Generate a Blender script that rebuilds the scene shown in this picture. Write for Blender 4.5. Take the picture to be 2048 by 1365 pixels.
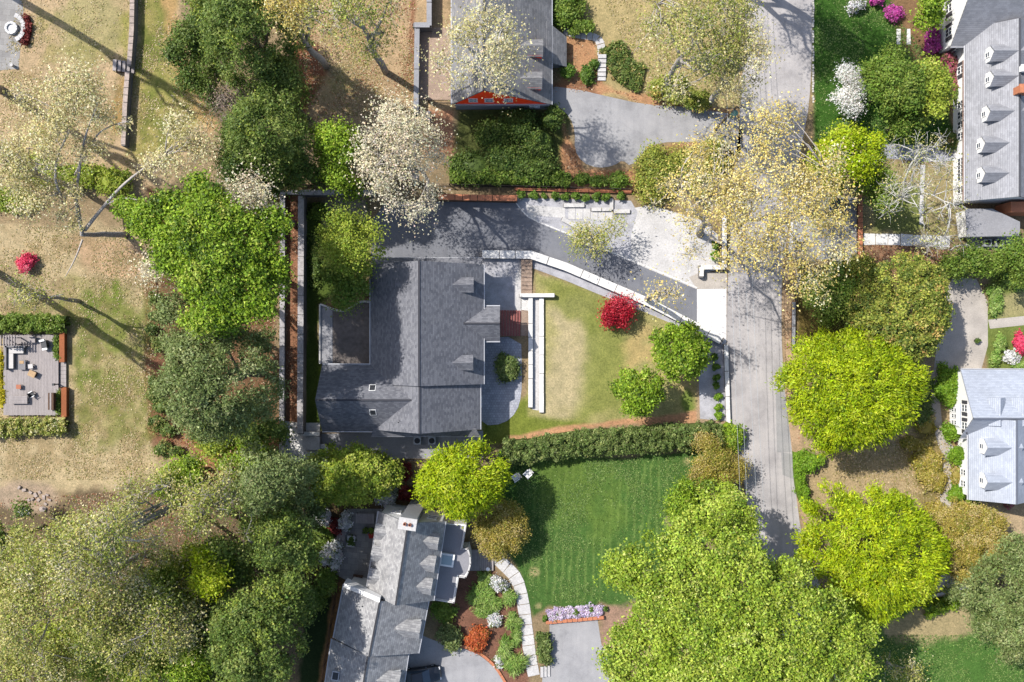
import bpy, bmesh, math, random
import numpy as np
from mathutils import Matrix, Vector

for o in list(bpy.data.objects):
    bpy.data.objects.remove(o)

# ------------------------------------------------------------------ camera, sky, sun
SC = bpy.context.scene
COL = SC.collection
CAMH = 100.0      # metres above the ground
PXM = 17.0        # ground pixels of the survey plan per metre
cam = bpy.data.cameras.new('camera')
cam.sensor_width = 36.0
cam.lens = 36.0 * CAMH / (2048 / PXM)
cam.clip_start = 0.5
cam.clip_end = 3000
cam_o = bpy.data.objects.new('camera', cam)
COL.objects.link(cam_o)
cam_o.location = (0, 0, CAMH)
SC.camera = cam_o

SUN_EL = math.radians(50)
SUN_AZ = math.atan2(0.515, -0.857)          # direction towards the sun, in the plan
w = bpy.data.worlds.new('World')
SC.world = w
w.use_nodes = True
nt = w.node_tree
sky = nt.nodes.new('ShaderNodeTexSky')
sky.sky_type = 'NISHITA'
sky.sun_disc = False
sky.sun_elevation = SUN_EL
sky.sun_rotation = math.pi / 2 - SUN_AZ
sky.air_density = 1.0
sky.dust_density = 1.5
nt.links.new(sky.outputs[0], nt.nodes['Background'].inputs[0])
nt.nodes['Background'].inputs[1].default_value = 0.15
sun = bpy.data.lights.new('sun', 'SUN')
sun.energy = 4.6
sun.angle = math.radians(0.55)
sun.color = (1.0, 0.968, 0.92)
sun_o = bpy.data.objects.new('sun', sun)
COL.objects.link(sun_o)
sd = Vector((math.cos(SUN_AZ) * math.cos(SUN_EL), math.sin(SUN_AZ) * math.cos(SUN_EL), math.sin(SUN_EL)))
sun_o.rotation_euler = sd.to_track_quat('Z', 'Y').to_euler()
sun_o.location = (-60, 40, 90)
SC.view_settings.view_transform = 'Standard'
SC.view_settings.look = 'None'
SC.view_settings.gamma = 1
SC.view_settings.use_curve_mapping = False
SC.view_settings.exposure = 0.95

KG = 0.47         # photograph tone -> surface albedo
KF = 0.60

# ------------------------------------------------------------------ helpers
R = random.Random(5)

def P(px, py, z=0.0):
    k = (CAMH - z) / CAMH
    return ((px - 1024) / PXM * k, (682.5 - py) / PXM * k, z)

def lin(v):
    v /= 255.0
    return v / 12.92 if v <= 0.04045 else ((v + 0.055) / 1.055) ** 2.4

def c(r, g, b, k=None):
    k = KG if k is None else k
    return (lin(r) * k, lin(g) * k, lin(b) * k, 1.0)

def tag(o, label=None, cat=None, group=None, kind=None):
    if label: o['label'] = label
    if cat: o['category'] = cat
    if group: o['group'] = group
    if kind: o['kind'] = kind
    return o

def thing(name, label, cat, loc=(0, 0, 0), group=None):
    o = bpy.data.objects.new(name, None)
    o.empty_display_size = 0.3
    COL.objects.link(o)
    o.location = loc
    return tag(o, label, cat, group)

def attach(o, parent):
    if parent is not None:
        o.parent = parent
        if parent.type == 'EMPTY':
            o.matrix_parent_inverse = Matrix.Translation(-Vector(parent.location))
    return o

def mesh(name, verts, faces, mat, parent=None, uv=None, smooth=False):
    me = bpy.data.meshes.new(name)
    me.from_pydata([tuple(v) for v in verts], [], faces)
    if mat is not None:
        me.materials.append(mat)
    if uv is not None:
        ul = me.uv_layers.new(name='UVMap')
        for poly in me.polygons:
            for li in poly.loop_indices:
                ul.data[li].uv = uv[me.loops[li].vertex_index]
    if smooth:
        for p in me.polygons:
            p.use_smooth = True
    me.update()
    o = bpy.data.objects.new(name, me)
    COL.objects.link(o)
    return attach(o, parent)

class MB:
    """collects boxes, prisms and tubes into one mesh"""
    def __init__(s):
        s.v = []; s.f = []
    def add(s, v, f):
        n = len(s.v)
        s.v += [tuple(x) for x in v]
        s.f += [tuple(i + n for i in q) for q in f]
        return s
    def box(s, x0, y0, z0, x1, y1, z1):
        v = [(x0,y0,z0),(x1,y0,z0),(x1,y1,z0),(x0,y1,z0),(x0,y0,z1),(x1,y0,z1),(x1,y1,z1),(x0,y1,z1)]
        return s.add(v, BOXF)
    def rbox(s, cx, cy, z0, lx, ly, h, ang=0.0):
        ca, sa = math.cos(ang), math.sin(ang)
        v = []
        for z in (z0, z0 + h):
            for (a, b) in ((-1,-1),(1,-1),(1,1),(-1,1)):
                dx, dy = a * lx / 2, b * ly / 2
                v.append((cx + dx * ca - dy * sa, cy + dx * sa + dy * ca, z))
        return s.add(v, BOXF)
    def prism(s, poly, z0, z1):
        n = len(poly)
        a = sum(poly[i][0] * poly[(i+1) % n][1] - poly[(i+1) % n][0] * poly[i][1] for i in range(n))
        if a < 0: poly = poly[::-1]
        v = [(p[0], p[1], z0) for p in poly] + [(p[0], p[1], z1) for p in poly]
        f = [tuple(range(n))[::-1], tuple(range(n, 2*n))]
        f += [(i, (i+1) % n, (i+1) % n + n, i + n) for i in range(n)]
        return s.add(v, f)
    def tube(s, pts, rad, n=6):
        v, f = tube(pts, rad, n)
        return s.add(v, f)
    def cyl(s, x, y, z0, z1, r0, r1=None, n=14):
        r1 = r0 if r1 is None else r1
        v = [(x + r0 * math.cos(2*math.pi*i/n), y + r0 * math.sin(2*math.pi*i/n), z0) for i in range(n)]
        v += [(x + r1 * math.cos(2*math.pi*i/n), y + r1 * math.sin(2*math.pi*i/n), z1) for i in range(n)]
        f = [tuple(range(n))[::-1], tuple(range(n, 2*n))] + [(i, (i+1) % n, (i+1) % n + n, i + n) for i in range(n)]
        return s.add(v, f)
    def ring(s, x, y, z0, z1, ro, ri, n=18):
        v = []
        for z in (z0, z1):
            for r in (ro, ri):
                v += [(x + r * math.cos(2*math.pi*i/n), y + r * math.sin(2*math.pi*i/n), z) for i in range(n)]
        f = []
        for i in range(n):
            j = (i+1) % n
            f += [(i, j, 2*n+j, 2*n+i), (n+j, n+i, 3*n+i, 3*n+j), (2*n+i, 2*n+j, 3*n+j, 3*n+i), (j, i, n+i, n+j)]
        return s.add(v, f)
    def build(s, name, mat, parent=None, smooth=False):
        return mesh(name, s.v, s.f, mat, parent, smooth=smooth)

BOXF = [(3,2,1,0),(4,5,6,7),(0,1,5,4),(1,2,6,5),(2,3,7,6),(3,0,4,7)]

def tube(pts, rad, n=6):
    pts = [Vector(p) for p in pts]
    v = []; f = []
    for i, p in enumerate(pts):
        d = (pts[min(i+1, len(pts)-1)] - pts[max(i-1, 0)])
        if d.length < 1e-6: d = Vector((0,0,1))
        d.normalize()
        a = d.orthogonal().normalized() if i == 0 else (a - d * a.dot(d)).normalized()
        b = d.cross(a)
        for k in range(n):
            t = 2*math.pi*k/n
            v.append(p + (a * math.cos(t) + b * math.sin(t)) * rad[i])
    for i in range(len(pts)-1):
        for k in range(n):
            k2 = (k+1) % n
            f.append((i*n+k, i*n+k2, (i+1)*n+k2, (i+1)*n+k))
    f.append(tuple(range(n))[::-1])
    f.append(tuple(range((len(pts)-1)*n, len(pts)*n)))
    return v, f

def pxpoly(pts, z=0.0):
    return [P(a, b, z)[:2] for a, b in pts]

def sheet(name, pts, z, mat, label=None, px=True, t=0.05):
    poly = pxpoly(pts) if px else pts
    o = MB().prism(poly, z - t, z).build(name, mat)
    return tag(o, label, None, None, 'structure')

def smooth_poly(pts, it=2):
    for _ in range(it):
        q = []
        for i in range(len(pts)):
            a, b = pts[i], pts[(i+1) % len(pts)]
            q += [(a[0]*.75+b[0]*.25, a[1]*.75+b[1]*.25), (a[0]*.25+b[0]*.75, a[1]*.25+b[1]*.75)]
        pts = q
    return pts

def smooth_line(pts, it=2):
    for _ in range(it):
        q = [pts[0]]
        for a, b in zip(pts[:-1], pts[1:]):
            q += [tuple(x*.75+y*.25 for x, y in zip(a, b)), tuple(x*.25+y*.75 for x, y in zip(a, b))]
        q.append(pts[-1])
        pts = q
    return pts

# ------------------------------------------------------------------ materials
def new_mat(name):
    m = bpy.data.materials.new(name)
    m.use_nodes = True
    t = m.node_tree
    b = t.nodes['Principled BSDF']
    b.inputs['Specular IOR Level'].default_value = 0.25
    return m, t, b

def nd(t, kind, **kw):
    n = t.nodes.new(kind)
    for k, v in kw.items():
        if k.startswith('_'):
            setattr(n, k[1:], v)
        else:
            n.inputs[k].default_value = v
    return n

def ramp(t, src, stops):
    r = t.nodes.new('ShaderNodeValToRGB')
    e = r.color_ramp.elements
    while len(e) < len(stops): e.new(0.5)
    for i, (p, col) in enumerate(stops):
        e[i].position = p; e[i].color = col
    t.links.new(src, r.inputs[0])
    return r

def mixc(t, fac, a, b, mode='MIX'):
    m = t.nodes.new('ShaderNodeMix')
    m.data_type = 'RGBA'; m.blend_type = mode
    for s, v in ((0, fac), (6, a), (7, b)):
        if hasattr(v, 'is_output'): t.links.new(v, m.inputs[s])
        else: m.inputs[s].default_value = v
    return m.outputs[2]

def add_bump(t, b, h, strength, dist=0.02):
    bn = nd(t, 'ShaderNodeBump', Strength=strength, Distance=dist)
    t.links.new(h, bn.inputs['Height'])
    t.links.new(bn.outputs[0], b.inputs['Normal'])

def pos(t):
    return t.nodes.new('ShaderNodeNewGeometry').outputs['Position']

def m_plain(name, col, rough=0.7, var=0.25, scale=6.0, bump=0.2, big=0.5, metal=0.0, stretch=None):
    """one surface colour with fine grain, large blotches and relief"""
    m, t, b = new_mat(name)
    p = pos(t)
    if stretch:
        mp = nd(t, 'ShaderNodeMapping', Scale=stretch); t.links.new(p, mp.inputs[0]); p = mp.outputs[0]
    n1 = nd(t, 'ShaderNodeTexNoise', Scale=scale, Detail=8.0, Roughness=0.7); t.links.new(p, n1.inputs['Vector'])
    n2 = nd(t, 'ShaderNodeTexNoise', Scale=big, Detail=4.0, Roughness=0.6); t.links.new(p, n2.inputs['Vector'])
    lo = tuple(x * (1 - var) for x in col[:3]) + (1,); hi = tuple(min(1, x * (1 + var)) for x in col[:3]) + (1,)
    r1 = ramp(t, n1.outputs[0], [(0.3, lo), (0.7, hi)])
    g0 = (1 - var * .8,) * 3 + (1,); g1 = (1 + var * .5,) * 3 + (1,)
    r2 = ramp(t, n2.outputs[0], [(0.35, g0), (0.65, (1, 1, 1, 1))])
    t.links.new(mixc(t, 1.0, r1.outputs[0], r2.outputs[0], 'MULTIPLY'), b.inputs['Base Color'])
    b.inputs['Roughness'].default_value = rough
    b.inputs['Metallic'].default_value = metal
    if bump: add_bump(t, b, n1.outputs[0], bump)
    return m

def m_shingle(name, c1, c2, dark, row=0.2, width=0.34, stain=0.35):
    m, t, b = new_mat(name)
    uv = t.nodes.new('ShaderNodeTexCoord').outputs['UV']
    br = nd(t, 'ShaderNodeTexBrick', Color1=c1, Color2=c2, Mortar=dark, Scale=1.0)
    br.inputs['Mortar Size'].default_value = 0.003
    br.inputs['Mortar Smooth'].default_value = 0.4
    br.inputs['Bias'].default_value = -0.1
    br.inputs['Brick Width'].default_value = width
    br.inputs['Row Height'].default_value = row
    t.links.new(uv, br.inputs['Vector'])
    n = nd(t, 'ShaderNodeTexNoise', Scale=14.0, Detail=6.0, Roughness=0.8); t.links.new(uv, n.inputs['Vector'])
    n2 = nd(t, 'ShaderNodeTexNoise', Scale=0.45, Detail=5.0, Roughness=0.65); t.links.new(uv, n2.inputs['Vector'])
    r1 = ramp(t, n.outputs[0], [(0.3, (.72, .72, .72, 1)), (0.7, (1.25, 1.25, 1.25, 1))])
    r2 = ramp(t, n2.outputs[0], [(0.3, (1 - stain,) * 3 + (1,)), (0.65, (1.08, 1.08, 1.08, 1))])
    x = mixc(t, 1.0, br.outputs[0], r1.outputs[0], 'MULTIPLY')
    x = mixc(t, 1.0, x, r2.outputs[0], 'MULTIPLY')
    t.links.new(x, b.inputs['Base Color'])
    b.inputs['Roughness'].default_value = 0.8
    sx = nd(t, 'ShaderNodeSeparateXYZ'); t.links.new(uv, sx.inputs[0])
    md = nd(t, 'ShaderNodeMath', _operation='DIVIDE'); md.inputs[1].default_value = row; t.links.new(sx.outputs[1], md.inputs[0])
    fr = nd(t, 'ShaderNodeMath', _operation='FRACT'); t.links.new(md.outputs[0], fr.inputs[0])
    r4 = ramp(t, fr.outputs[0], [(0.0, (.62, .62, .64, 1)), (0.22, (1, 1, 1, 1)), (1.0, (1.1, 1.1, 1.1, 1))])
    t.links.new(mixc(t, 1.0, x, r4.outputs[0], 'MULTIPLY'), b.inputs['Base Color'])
    add_bump(t, b, fr.outputs[0], -0.35, 0.02)
    return m

def m_brick(name, c1, c2, mortar, w=0.24, h=0.09, ang=0.0, var=0.3, msize=0.012):
    m, t, b = new_mat(name)
    mp = nd(t, 'ShaderNodeMapping', Rotation=(0, 0, ang)); t.links.new(pos(t), mp.inputs[0])
    br = nd(t, 'ShaderNodeTexBrick', Color1=c1, Color2=c2, Mortar=mortar, Scale=1.0)
    br.inputs['Mortar Size'].default_value = msize
    br.inputs['Brick Width'].default_value = w
    br.inputs['Row Height'].default_value = h
    t.links.new(mp.outputs[0], br.inputs['Vector'])
    n = nd(t, 'ShaderNodeTexNoise', Scale=9.0, Detail=6.0, Roughness=0.75); t.links.new(mp.outputs[0], n.inputs['Vector'])
    n2 = nd(t, 'ShaderNodeTexNoise', Scale=0.6, Detail=5.0, Roughness=0.6); t.links.new(mp.outputs[0], n2.inputs['Vector'])
    r1 = ramp(t, n.outputs[0], [(0.3, (1 - var,) * 3 + (1,)), (0.7, (1 + var * .6,) * 3 + (1,))])
    r2 = ramp(t, n2.outputs[0], [(0.35, (1 - var * .7,) * 3 + (1,)), (0.65, (1, 1, 1, 1))])
    x = mixc(t, 1.0, mixc(t, 1.0, br.outputs[0], r1.outputs[0], 'MULTIPLY'), r2.outputs[0], 'MULTIPLY')
    t.links.new(x, b.inputs['Base Color'])
    b.inputs['Roughness'].default_value = 0.8
    add_bump(t, b, br.outputs['Fac'], -0.3, 0.01)
    return m

def m_leaf():
    m, t, b = new_mat('leaf')
    at = t.nodes.new('ShaderNodeAttribute'); at.attribute_name = 'Col'
    t.links.new(at.outputs['Color'], b.inputs['Base Color'])
    b.inputs['Roughness'].default_value = 0.55
    b.inputs['Specular IOR Level'].default_value = 0.2
    tr = t.nodes.new('ShaderNodeBsdfTranslucent')
    t.links.new(mixc(t, 1.0, at.outputs['Color'], (1.15, 1.15, 0.7, 1), 'MULTIPLY'), tr.inputs['Color'])
    mx = nd(t, 'ShaderNodeMixShader', Fac=0.32)
    t.links.new(b.outputs[0], mx.inputs[1]); t.links.new(tr.outputs[0], mx.inputs[2])
    t.links.new(mx.outputs[0], t.nodes['Material Output'].inputs['Surface'])
    return m

def m_ground():
    m, t, b = new_mat('ground_cover')
    at = t.nodes.new('ShaderNodeAttribute'); at.attribute_name = 'Col'
    p = pos(t)
    n1 = nd(t, 'ShaderNodeTexNoise', Scale=5.5, Detail=10.0, Roughness=0.75); t.links.new(p, n1.inputs['Vector'])
    n2 = nd(t, 'ShaderNodeTexNoise', Scale=0.8, Detail=6.0, Roughness=0.65); t.links.new(p, n2.inputs['Vector'])
    vo = nd(t, 'ShaderNodeTexVoronoi', Scale=7.0); t.links.new(p, vo.inputs['Vector'])
    r1 = ramp(t, n1.outputs[0], [(0.28, (.62, .62, .62, 1)), (0.5, (.98, .98, .98, 1)), (0.72, (1.3, 1.29, 1.26, 1))])
    r2 = ramp(t, n2.outputs[0], [(0.32, (.78, .8, .76, 1)), (0.68, (1.12, 1.1, 1.06, 1))])
    hs = nd(t, 'ShaderNodeSeparateColor'); t.links.new(vo.outputs['Color'], hs.inputs[0])
    r3 = ramp(t, hs.outputs[0], [(0.0, (.82, .84, .8, 1)), (1.0, (1.15, 1.12, 1.1, 1))])
    x = mixc(t, 1.0, at.outputs['Color'], r1.outputs[0], 'MULTIPLY')
    x = mixc(t, 1.0, x, r2.outputs[0], 'MULTIPLY')
    x = mixc(t, 1.0, x, r3.outputs[0], 'MULTIPLY')
    t.links.new(x, b.inputs['Base Color'])
    b.inputs['Roughness'].default_value = 0.95
    b.inputs['Specular IOR Level'].default_value = 0.05
    add_bump(t, b, n1.outputs[0], 0.6, 0.08)
    return m

def m_asphalt(name, col, crack=0.5, streak=0.0):
    m, t, b = new_mat(name)
    p = pos(t)
    n1 = nd(t, 'ShaderNodeTexNoise', Scale=16.0, Detail=8.0, Roughness=0.8); t.links.new(p, n1.inputs['Vector'])
    n2 = nd(t, 'ShaderNodeTexNoise', Scale=0.3, Detail=9.0, Roughness=0.68); t.links.new(p, n2.inputs['Vector'])
    mp = nd(t, 'ShaderNodeMapping', Scale=(1.6, 0.05, 1), Rotation=(0, 0, 0.05)); t.links.new(p, mp.inputs[0])
    n3 = nd(t, 'ShaderNodeTexNoise', Scale=1.0, Detail=4.0, Roughness=0.6); t.links.new(mp.outputs[0], n3.inputs['Vector'])
    dn = nd(t, 'ShaderNodeTexNoise', Scale=0.5, Detail=4.0); t.links.new(p, dn.inputs['Vector'])
    wv = mixc(t, 2.6, p, dn.outputs['Color'], 'ADD')
    vo = nd(t, 'ShaderNodeTexVoronoi', Scale=0.16); vo.feature = 'DISTANCE_TO_EDGE'; t.links.new(wv, vo.inputs['Vector'])
    r1 = ramp(t, n1.outputs[0], [(0.3, tuple(x * .7 for x in col[:3]) + (1,)), (0.7, tuple(x * 1.24 for x in col[:3]) + (1,))])
    r2 = ramp(t, n2.outputs[0], [(0.32, (.70, .70, .71, 1)), (0.5, (.95, .95, .95, 1)), (0.68, (1.1, 1.09, 1.07, 1))])
    r3 = ramp(t, n3.outputs[0], [(0.35, (1 - streak,) * 3 + (1,)), (0.65, (1 + streak * .6,) * 3 + (1,))])
    rc = ramp(t, vo.outputs['Distance'], [(0.0, (1 - crack,) * 3 + (1,)), (0.006, (1, 1, 1, 1))])
    x = r1.outputs[0]
    for q in (r2, r3, rc):
        x = mixc(t, 1.0, x, q.outputs[0], 'MULTIPLY')
    t.links.new(x, b.inputs['Base Color'])
    b.inputs['Roughness'].default_value = 0.85
    add_bump(t, b, n1.outputs[0], 0.25, 0.01)
    return m

def m_glass(name, col, rough=0.08):
    m, t, b = new_mat(name)
    b.inputs['Base Color'].default_value = col
    b.inputs['Roughness'].default_value = rough
    b.inputs['Specular IOR Level'].default_value = 0.6
    return m

M = {
 'leaf': m_leaf(), 'ground': m_ground(),
 'road': m_asphalt('road_asphalt', c(197, 191, 188), 0.10, 0.08),
 'drive': m_asphalt('driveway_asphalt', c(138, 139, 145), 0.12, 0.04),
 'drive_old': m_asphalt('old_driveway_asphalt', c(180, 178, 178), 0.10, 0.05),
 'patch': m_asphalt('road_patch', c(172, 170, 168), 0.1, 0.05),
 'shingle_main': m_shingle('shingle_charcoal', c(138, 138, 143), c(106, 107, 114), c(84, 84, 90), stain=0.10),
 'shingle_bot': m_shingle('shingle_weathered', c(192, 190, 188), c(150, 149, 150), c(84, 84, 88), 0.26, 0.3, 0.22),
 'shingle_right': m_shingle('shingle_grey', c(176, 176, 180), c(158, 158, 162), c(112, 112, 116), 0.22, 0.4, 0.18),
 'shingle_slate': m_shingle('shingle_pale_slate', c(193, 199, 210), c(178, 184, 196), c(140, 146, 158), 0.2, 0.4, 0.12),
 'shingle_top': m_shingle('shingle_dark_grey', c(160, 158, 158), c(132, 131, 133), c(88, 88, 92), 0.24, 0.4, 0.3),
 'white': m_plain('white_paint', c(250, 248, 244, .62), .6, .06, 3, .05),
 'trim': m_plain('trim_grey_white', c(214, 214, 218), .6, .08, 3, .05),
 'limestone': m_plain('limestone', c(246, 242, 236, .50), .8, .20, 4, .3, 0.9),
 'conc': m_plain('concrete', c(224, 220, 216), .85, .22, 5, .3, 0.5),
 'conc_dark': m_plain('concrete_dark', c(172, 171, 174), .85, .16, 6, .25, 0.6),
 'wallstone': m_plain('retaining_stone', c(196, 190, 188), .85, .28, 3.2, .4, 0.9),
 'wallface': m_plain('retaining_face', c(140, 135, 132), .9, .25, 4, .5, 0.9),
 'gravel': m_plain('gravel', c(204, 202, 206), .9, .38, 22, .6, 0.7),
 'gravel_tan': m_plain('gravel_tan', c(206, 196, 184), .9, .28, 12, .5, 0.5),
 'paver': m_brick('grey_pavers', c(206, 207, 214), c(182, 184, 194), c(140, 141, 150), .3, .3),
 'paver_dark': m_plain('terrace_slate', c(128, 118, 112), .8, .3, 2.2, .2, .5),
 'paver_white': m_brick('white_pavers', c(255, 252, 250, .56), c(240, 235, 232, .54), c(196, 190, 188), .24, .12, 1.571, .12),
 'brick_red': m_brick('red_brick', c(176, 84, 76), c(150, 64, 58), c(190, 150, 140), .24, .1),
 'brick_tan': m_brick('tan_brick', c(196, 164, 140), c(176, 144, 122), c(206, 190, 172), .24, .1),
 'brick_orange': m_plain('brick_orange', c(214, 138, 100), .85, .2, 6, .3),
 'flag': m_brick('flagstone', c(182, 178, 172), c(160, 156, 152), c(134, 128, 120), .9, .7, .1, .25),
 'red_paint': m_plain('red_siding', c(255, 66, 24, .95), .6, .1, 5, .1),
 'wood': m_plain('weathered_wood', c(182, 172, 168), .85, .22, 5, .3, .8, stretch=(4, .5, 4)),
 'wood_dark': m_plain('dark_wood', c(110, 84, 66), .85, .25, 5, .3),
 'wood_orange': m_plain('cedar_boards', c(170, 98, 56), .8, .2, 6, .3),
 'wood_tan': m_plain('tan_wood', c(205, 170, 128), .8, .2, 6, .3),
 'wicker': m_plain('grey_wicker', c(150, 146, 146), .8, .2, 20, .4),
 'cushion': m_plain('pale_cushion', c(222, 216, 210), .9, .08, 8, .1),
 'fence': m_plain('black_fence', c(62, 54, 50), .6, .15, 6, .1),
 'metal': m_plain('grey_metal', c(190, 194, 196), .45, .08, 8, .05, metal=.3),
 'metal_dark': m_plain('dark_metal', c(60, 62, 66), .5, .1, 8, .05),
 'teal': m_plain('teal_transformer', c(128, 176, 160), .5, .1, 4, .1),
 'pole': m_plain('pole_wood', c(150, 130, 112), .9, .2, 8, .4),
 'copper': m_plain('copper_gutter', c(176, 146, 130), .5, .15, 6, .1),
 'tar': m_plain('flat_roof_membrane', c(160, 158, 162), .85, .12, 6, .2),
 'glass': m_glass('window_glass', c(70, 82, 96)),
 'glass_pale': m_glass('skylight_glass', c(176, 196, 200), .15),
 'shutter': m_plain('dark_shutter', c(84, 84, 90), .6, .1, 8, .1),
 'bark': m_plain('bark_brown', c(128, 112, 98), .95, .3, 7, .6),
 'bark_pale': m_plain('bark_pale', c(212, 202, 192), .9, .25, 4, .5),
 'bark_white': m_plain('bark_white', c(235, 230, 222), .9, .12, 5, .3),
 'twig': m_plain('twig_grey', c(176, 160, 150), .95, .2, 8, .3),
 'log': m_plain('log_grey', c(160, 150, 142), .95, .35, 6, .6),
 'rock': m_plain('rock', c(196, 178, 166), .9, .25, 4, .5),
 'rock_white': m_plain('white_rock', c(244, 242, 238), .85, .1, 5, .3),
 'terracotta': m_plain('terracotta', c(196, 126, 96), .85, .15, 8, .2),
 'tyre': m_plain('tyre_rubber', c(40, 40, 42), .9, .1, 8, .1),
 'car_blue': m_glass('car_paint_blue', c(52, 62, 86), .25),
 'car_black': m_glass('car_paint_black', c(34, 36, 42), .25),
 'lens_red': m_glass('lamp_red', c(190, 30, 26), .2),
 'lens_white': m_glass('lamp_clear', c(230, 230, 230), .2),
 'red_cloth': m_plain('red_cloth', c(200, 70, 56), .9, .1, 6, .1),
 'kerb': m_plain('kerb_stone', c(226, 220, 210), .85, .15, 6, .3),
}

# ------------------------------------------------------------------ the ground: one sheet, coloured by what grows or lies on it, with some painted shade
def value_noise(x, y, cell, seed):
    rs = np.random.RandomState(seed)
    g = rs.rand(256, 256)
    u = x / cell; v = y / cell
    i = np.floor(u).astype(int); j = np.floor(v).astype(int)
    fu = u - i; fv = v - j
    fu = fu * fu * (3 - 2 * fu); fv = fv * fv * (3 - 2 * fv)
    i %= 256; j %= 256
    i2 = (i + 1) % 256; j2 = (j + 1) % 256
    return (g[i, j] * (1 - fu) + g[i2, j] * fu) * (1 - fv) + (g[i, j2] * (1 - fu) + g[i2, j2] * fu) * fv

def fbm(x, y, cell, seed, n=4):
    s = 0; a = 1; t = 0
    for k in range(n):
        s = s + a * (value_noise(x + 500, y + 500, cell / 2 ** k, seed + k) - 0.5); t += a; a *= 0.55
    return s / t * 2

def poly_sd(x, y, poly):
    """signed distance to a polygon, positive inside"""
    inside = np.zeros(x.shape, bool); d2 = np.full(x.shape, 1e12)
    n = len(poly)
    for i in range(n):
        ax, ay = poly[i]; bx, by = poly[(i + 1) % n]
        dx, dy = bx - ax, by - ay
        tt = np.clip(((x - ax) * dx + (y - ay) * dy) / (dx * dx + dy * dy + 1e-9), 0, 1)
        d2 = np.minimum(d2, (x - ax - tt * dx) ** 2 + (y - ay - tt * dy) ** 2)
        cond = (ay > y) != (by > y)
        xi = ax + (y - ay) / (by - ay if by != ay else 1e-9) * dx
        inside ^= cond & (x < xi)
    return np.where(inside, 1, -1) * np.sqrt(d2)

GXs = np.concatenate([[-900, -400, -200, -110, -80], np.arange(-66, 66.01, 0.24), [80, 110, 200, 400, 900]])
GYs = np.concatenate([[-900, -400, -200, -110, -70], np.arange(-46, 46.01, 0.24), [70, 110, 200, 400, 900]])
gx, gy = np.meshgrid(GXs, GYs)
ppx = gx * PXM + 1024; ppy = 682.5 - gy * PXM       # plan coordinates of each ground point
gcol = np.zeros(gx.shape + (3,)) + np.array(c(172, 146, 112)[:3])
WN = fbm(gx, gy, 3.0, 11, 5); WN2 = fbm(gx, gy, 7.0, 40, 4)

def paint(poly, col, feather=8, wob=14, amt=1.0, patch=None):
    d = poly_sd(ppx, ppy, poly) + WN * wob * 1.6
    a = np.clip((d + feather) / (2 * feather), 0, 1); a = a * a * (3 - 2 * a) * amt
    if patch is not None:                                # break the cover into patches
        nz = fbm(gx, gy, patch, int(abs(poly[0][0]) + abs(poly[0][1])) % 997 + 60, 4)
        a = a * np.clip(nz * 2.4 + 0.5, 0, 1)
    gcol[:] = gcol * (1 - a[..., None]) + np.array(col[:3]) * a[..., None]

def ell(x, y, rx, ry=None, n=20):
    ry = rx if ry is None else ry
    return [(x + rx * math.cos(2*math.pi*i/n), y + ry * math.sin(2*math.pi*i/n)) for i in range(n)]

TAN = c(212, 180, 140); SAND = c(216, 190, 146); CLAY = c(214, 160, 120); LITTER = c(168, 120, 90)
GRN = c(128, 142, 66); DRYG = c(190, 178, 110); MULCH = c(150, 104, 78); SOIL = c(120, 100, 78)
# upper-left garden
paint([(-200,-200),(370,-200),(360,90),(440,250),(330,385),(-200,370)], TAN, 10, 16)
paint([(120,-60),(262,-60),(255,110),(150,120),(110,40)], c(186, 172, 118), 20, 30, .8)
paint([(272,-60),(350,-60),(350,80),(420,230),(330,330),(262,300)], c(182, 166, 100), 14, 20)
paint([(275,0),(345,0),(330,140),(370,220),(300,280),(265,200)], c(140, 142, 72), 12, 26, .8, 2.5)
paint([(330,0),(352,0),(372,150),(440,250),(420,270),(350,180)], c(214, 168, 116), 10, 14, .8)
paint([(232,150),(262,150),(255,260),(228,260)], c(172, 132, 62), 10, 14, .7)
paint([(240,20),(266,20),(262,130),(240,120)], c(166, 160, 78), 8, 12, .8)
paint([(40,140),(250,140),(240,330),(20,330)], c(176, 150, 104), 14, 26, .7, 1.6)
paint([(60,20),(240,40),(240,140),(80,130)], c(168, 156, 92), 14, 26, .6, 1.3)
paint([(280,20),(400,220),(330,320),(270,280)], c(120, 128, 58), 10, 22, .7, 1.1)
# left-hand lawn
paint([(-200,445),(340,455),(310,600),(318,860),(340,980),(-200,1000)], c(210, 184, 142), 10, 18)
paint([(140,560),(300,590),(310,880),(150,880)], c(190, 172, 118), 20, 26, .85)
paint([(155,590),(300,610),(300,840),(150,850)], c(140, 146, 70), 18, 30, .85, 2.2)
paint(ell(180,690,22,110), c(112, 134, 50), 14, 20, .8, 1.6)
paint(ell(232,590,10,34), c(118, 138, 48), 6, 8, .9)
paint(ell(210,590,10,20), c(130, 142, 60), 6, 8, .9)
paint(ell(60,600,60,22), c(140, 140, 70), 12, 18, .7, 2.0)
paint([(140,480),(300,480),(290,560),(180,545)], c(220, 178, 140), 12, 20, .8)
paint([(288,560),(350,560),(350,900),(310,930),(296,850)], MULCH, 5, 8)
paint(ell(235,940,130,50), SAND, 20, 20, .8)
paint([(0,460),(300,470),(290,950),(0,950)], c(164, 138, 98), 14, 26, .55, 1.4)
paint([(150,560),(300,580),(300,900),(150,900)], c(128, 134, 62), 14, 26, .6, 1.0)
# woodland floor, lower left
paint([(-200,1010),(160,990),(330,960),(560,900),(640,1365),(640,1500),(-200,1500)], c(132, 112, 86), 14, 26)
paint(ell(55,995,70,28), c(196, 168, 140), 10, 14)
paint([(340,860),(560,840),(560,960),(600,1000),(520,1010),(420,960)], c(176, 124, 90), 10, 14)
paint([(300,380),(560,380),(560,860),(330,860)], c(140, 104, 76), 12, 16)
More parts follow.
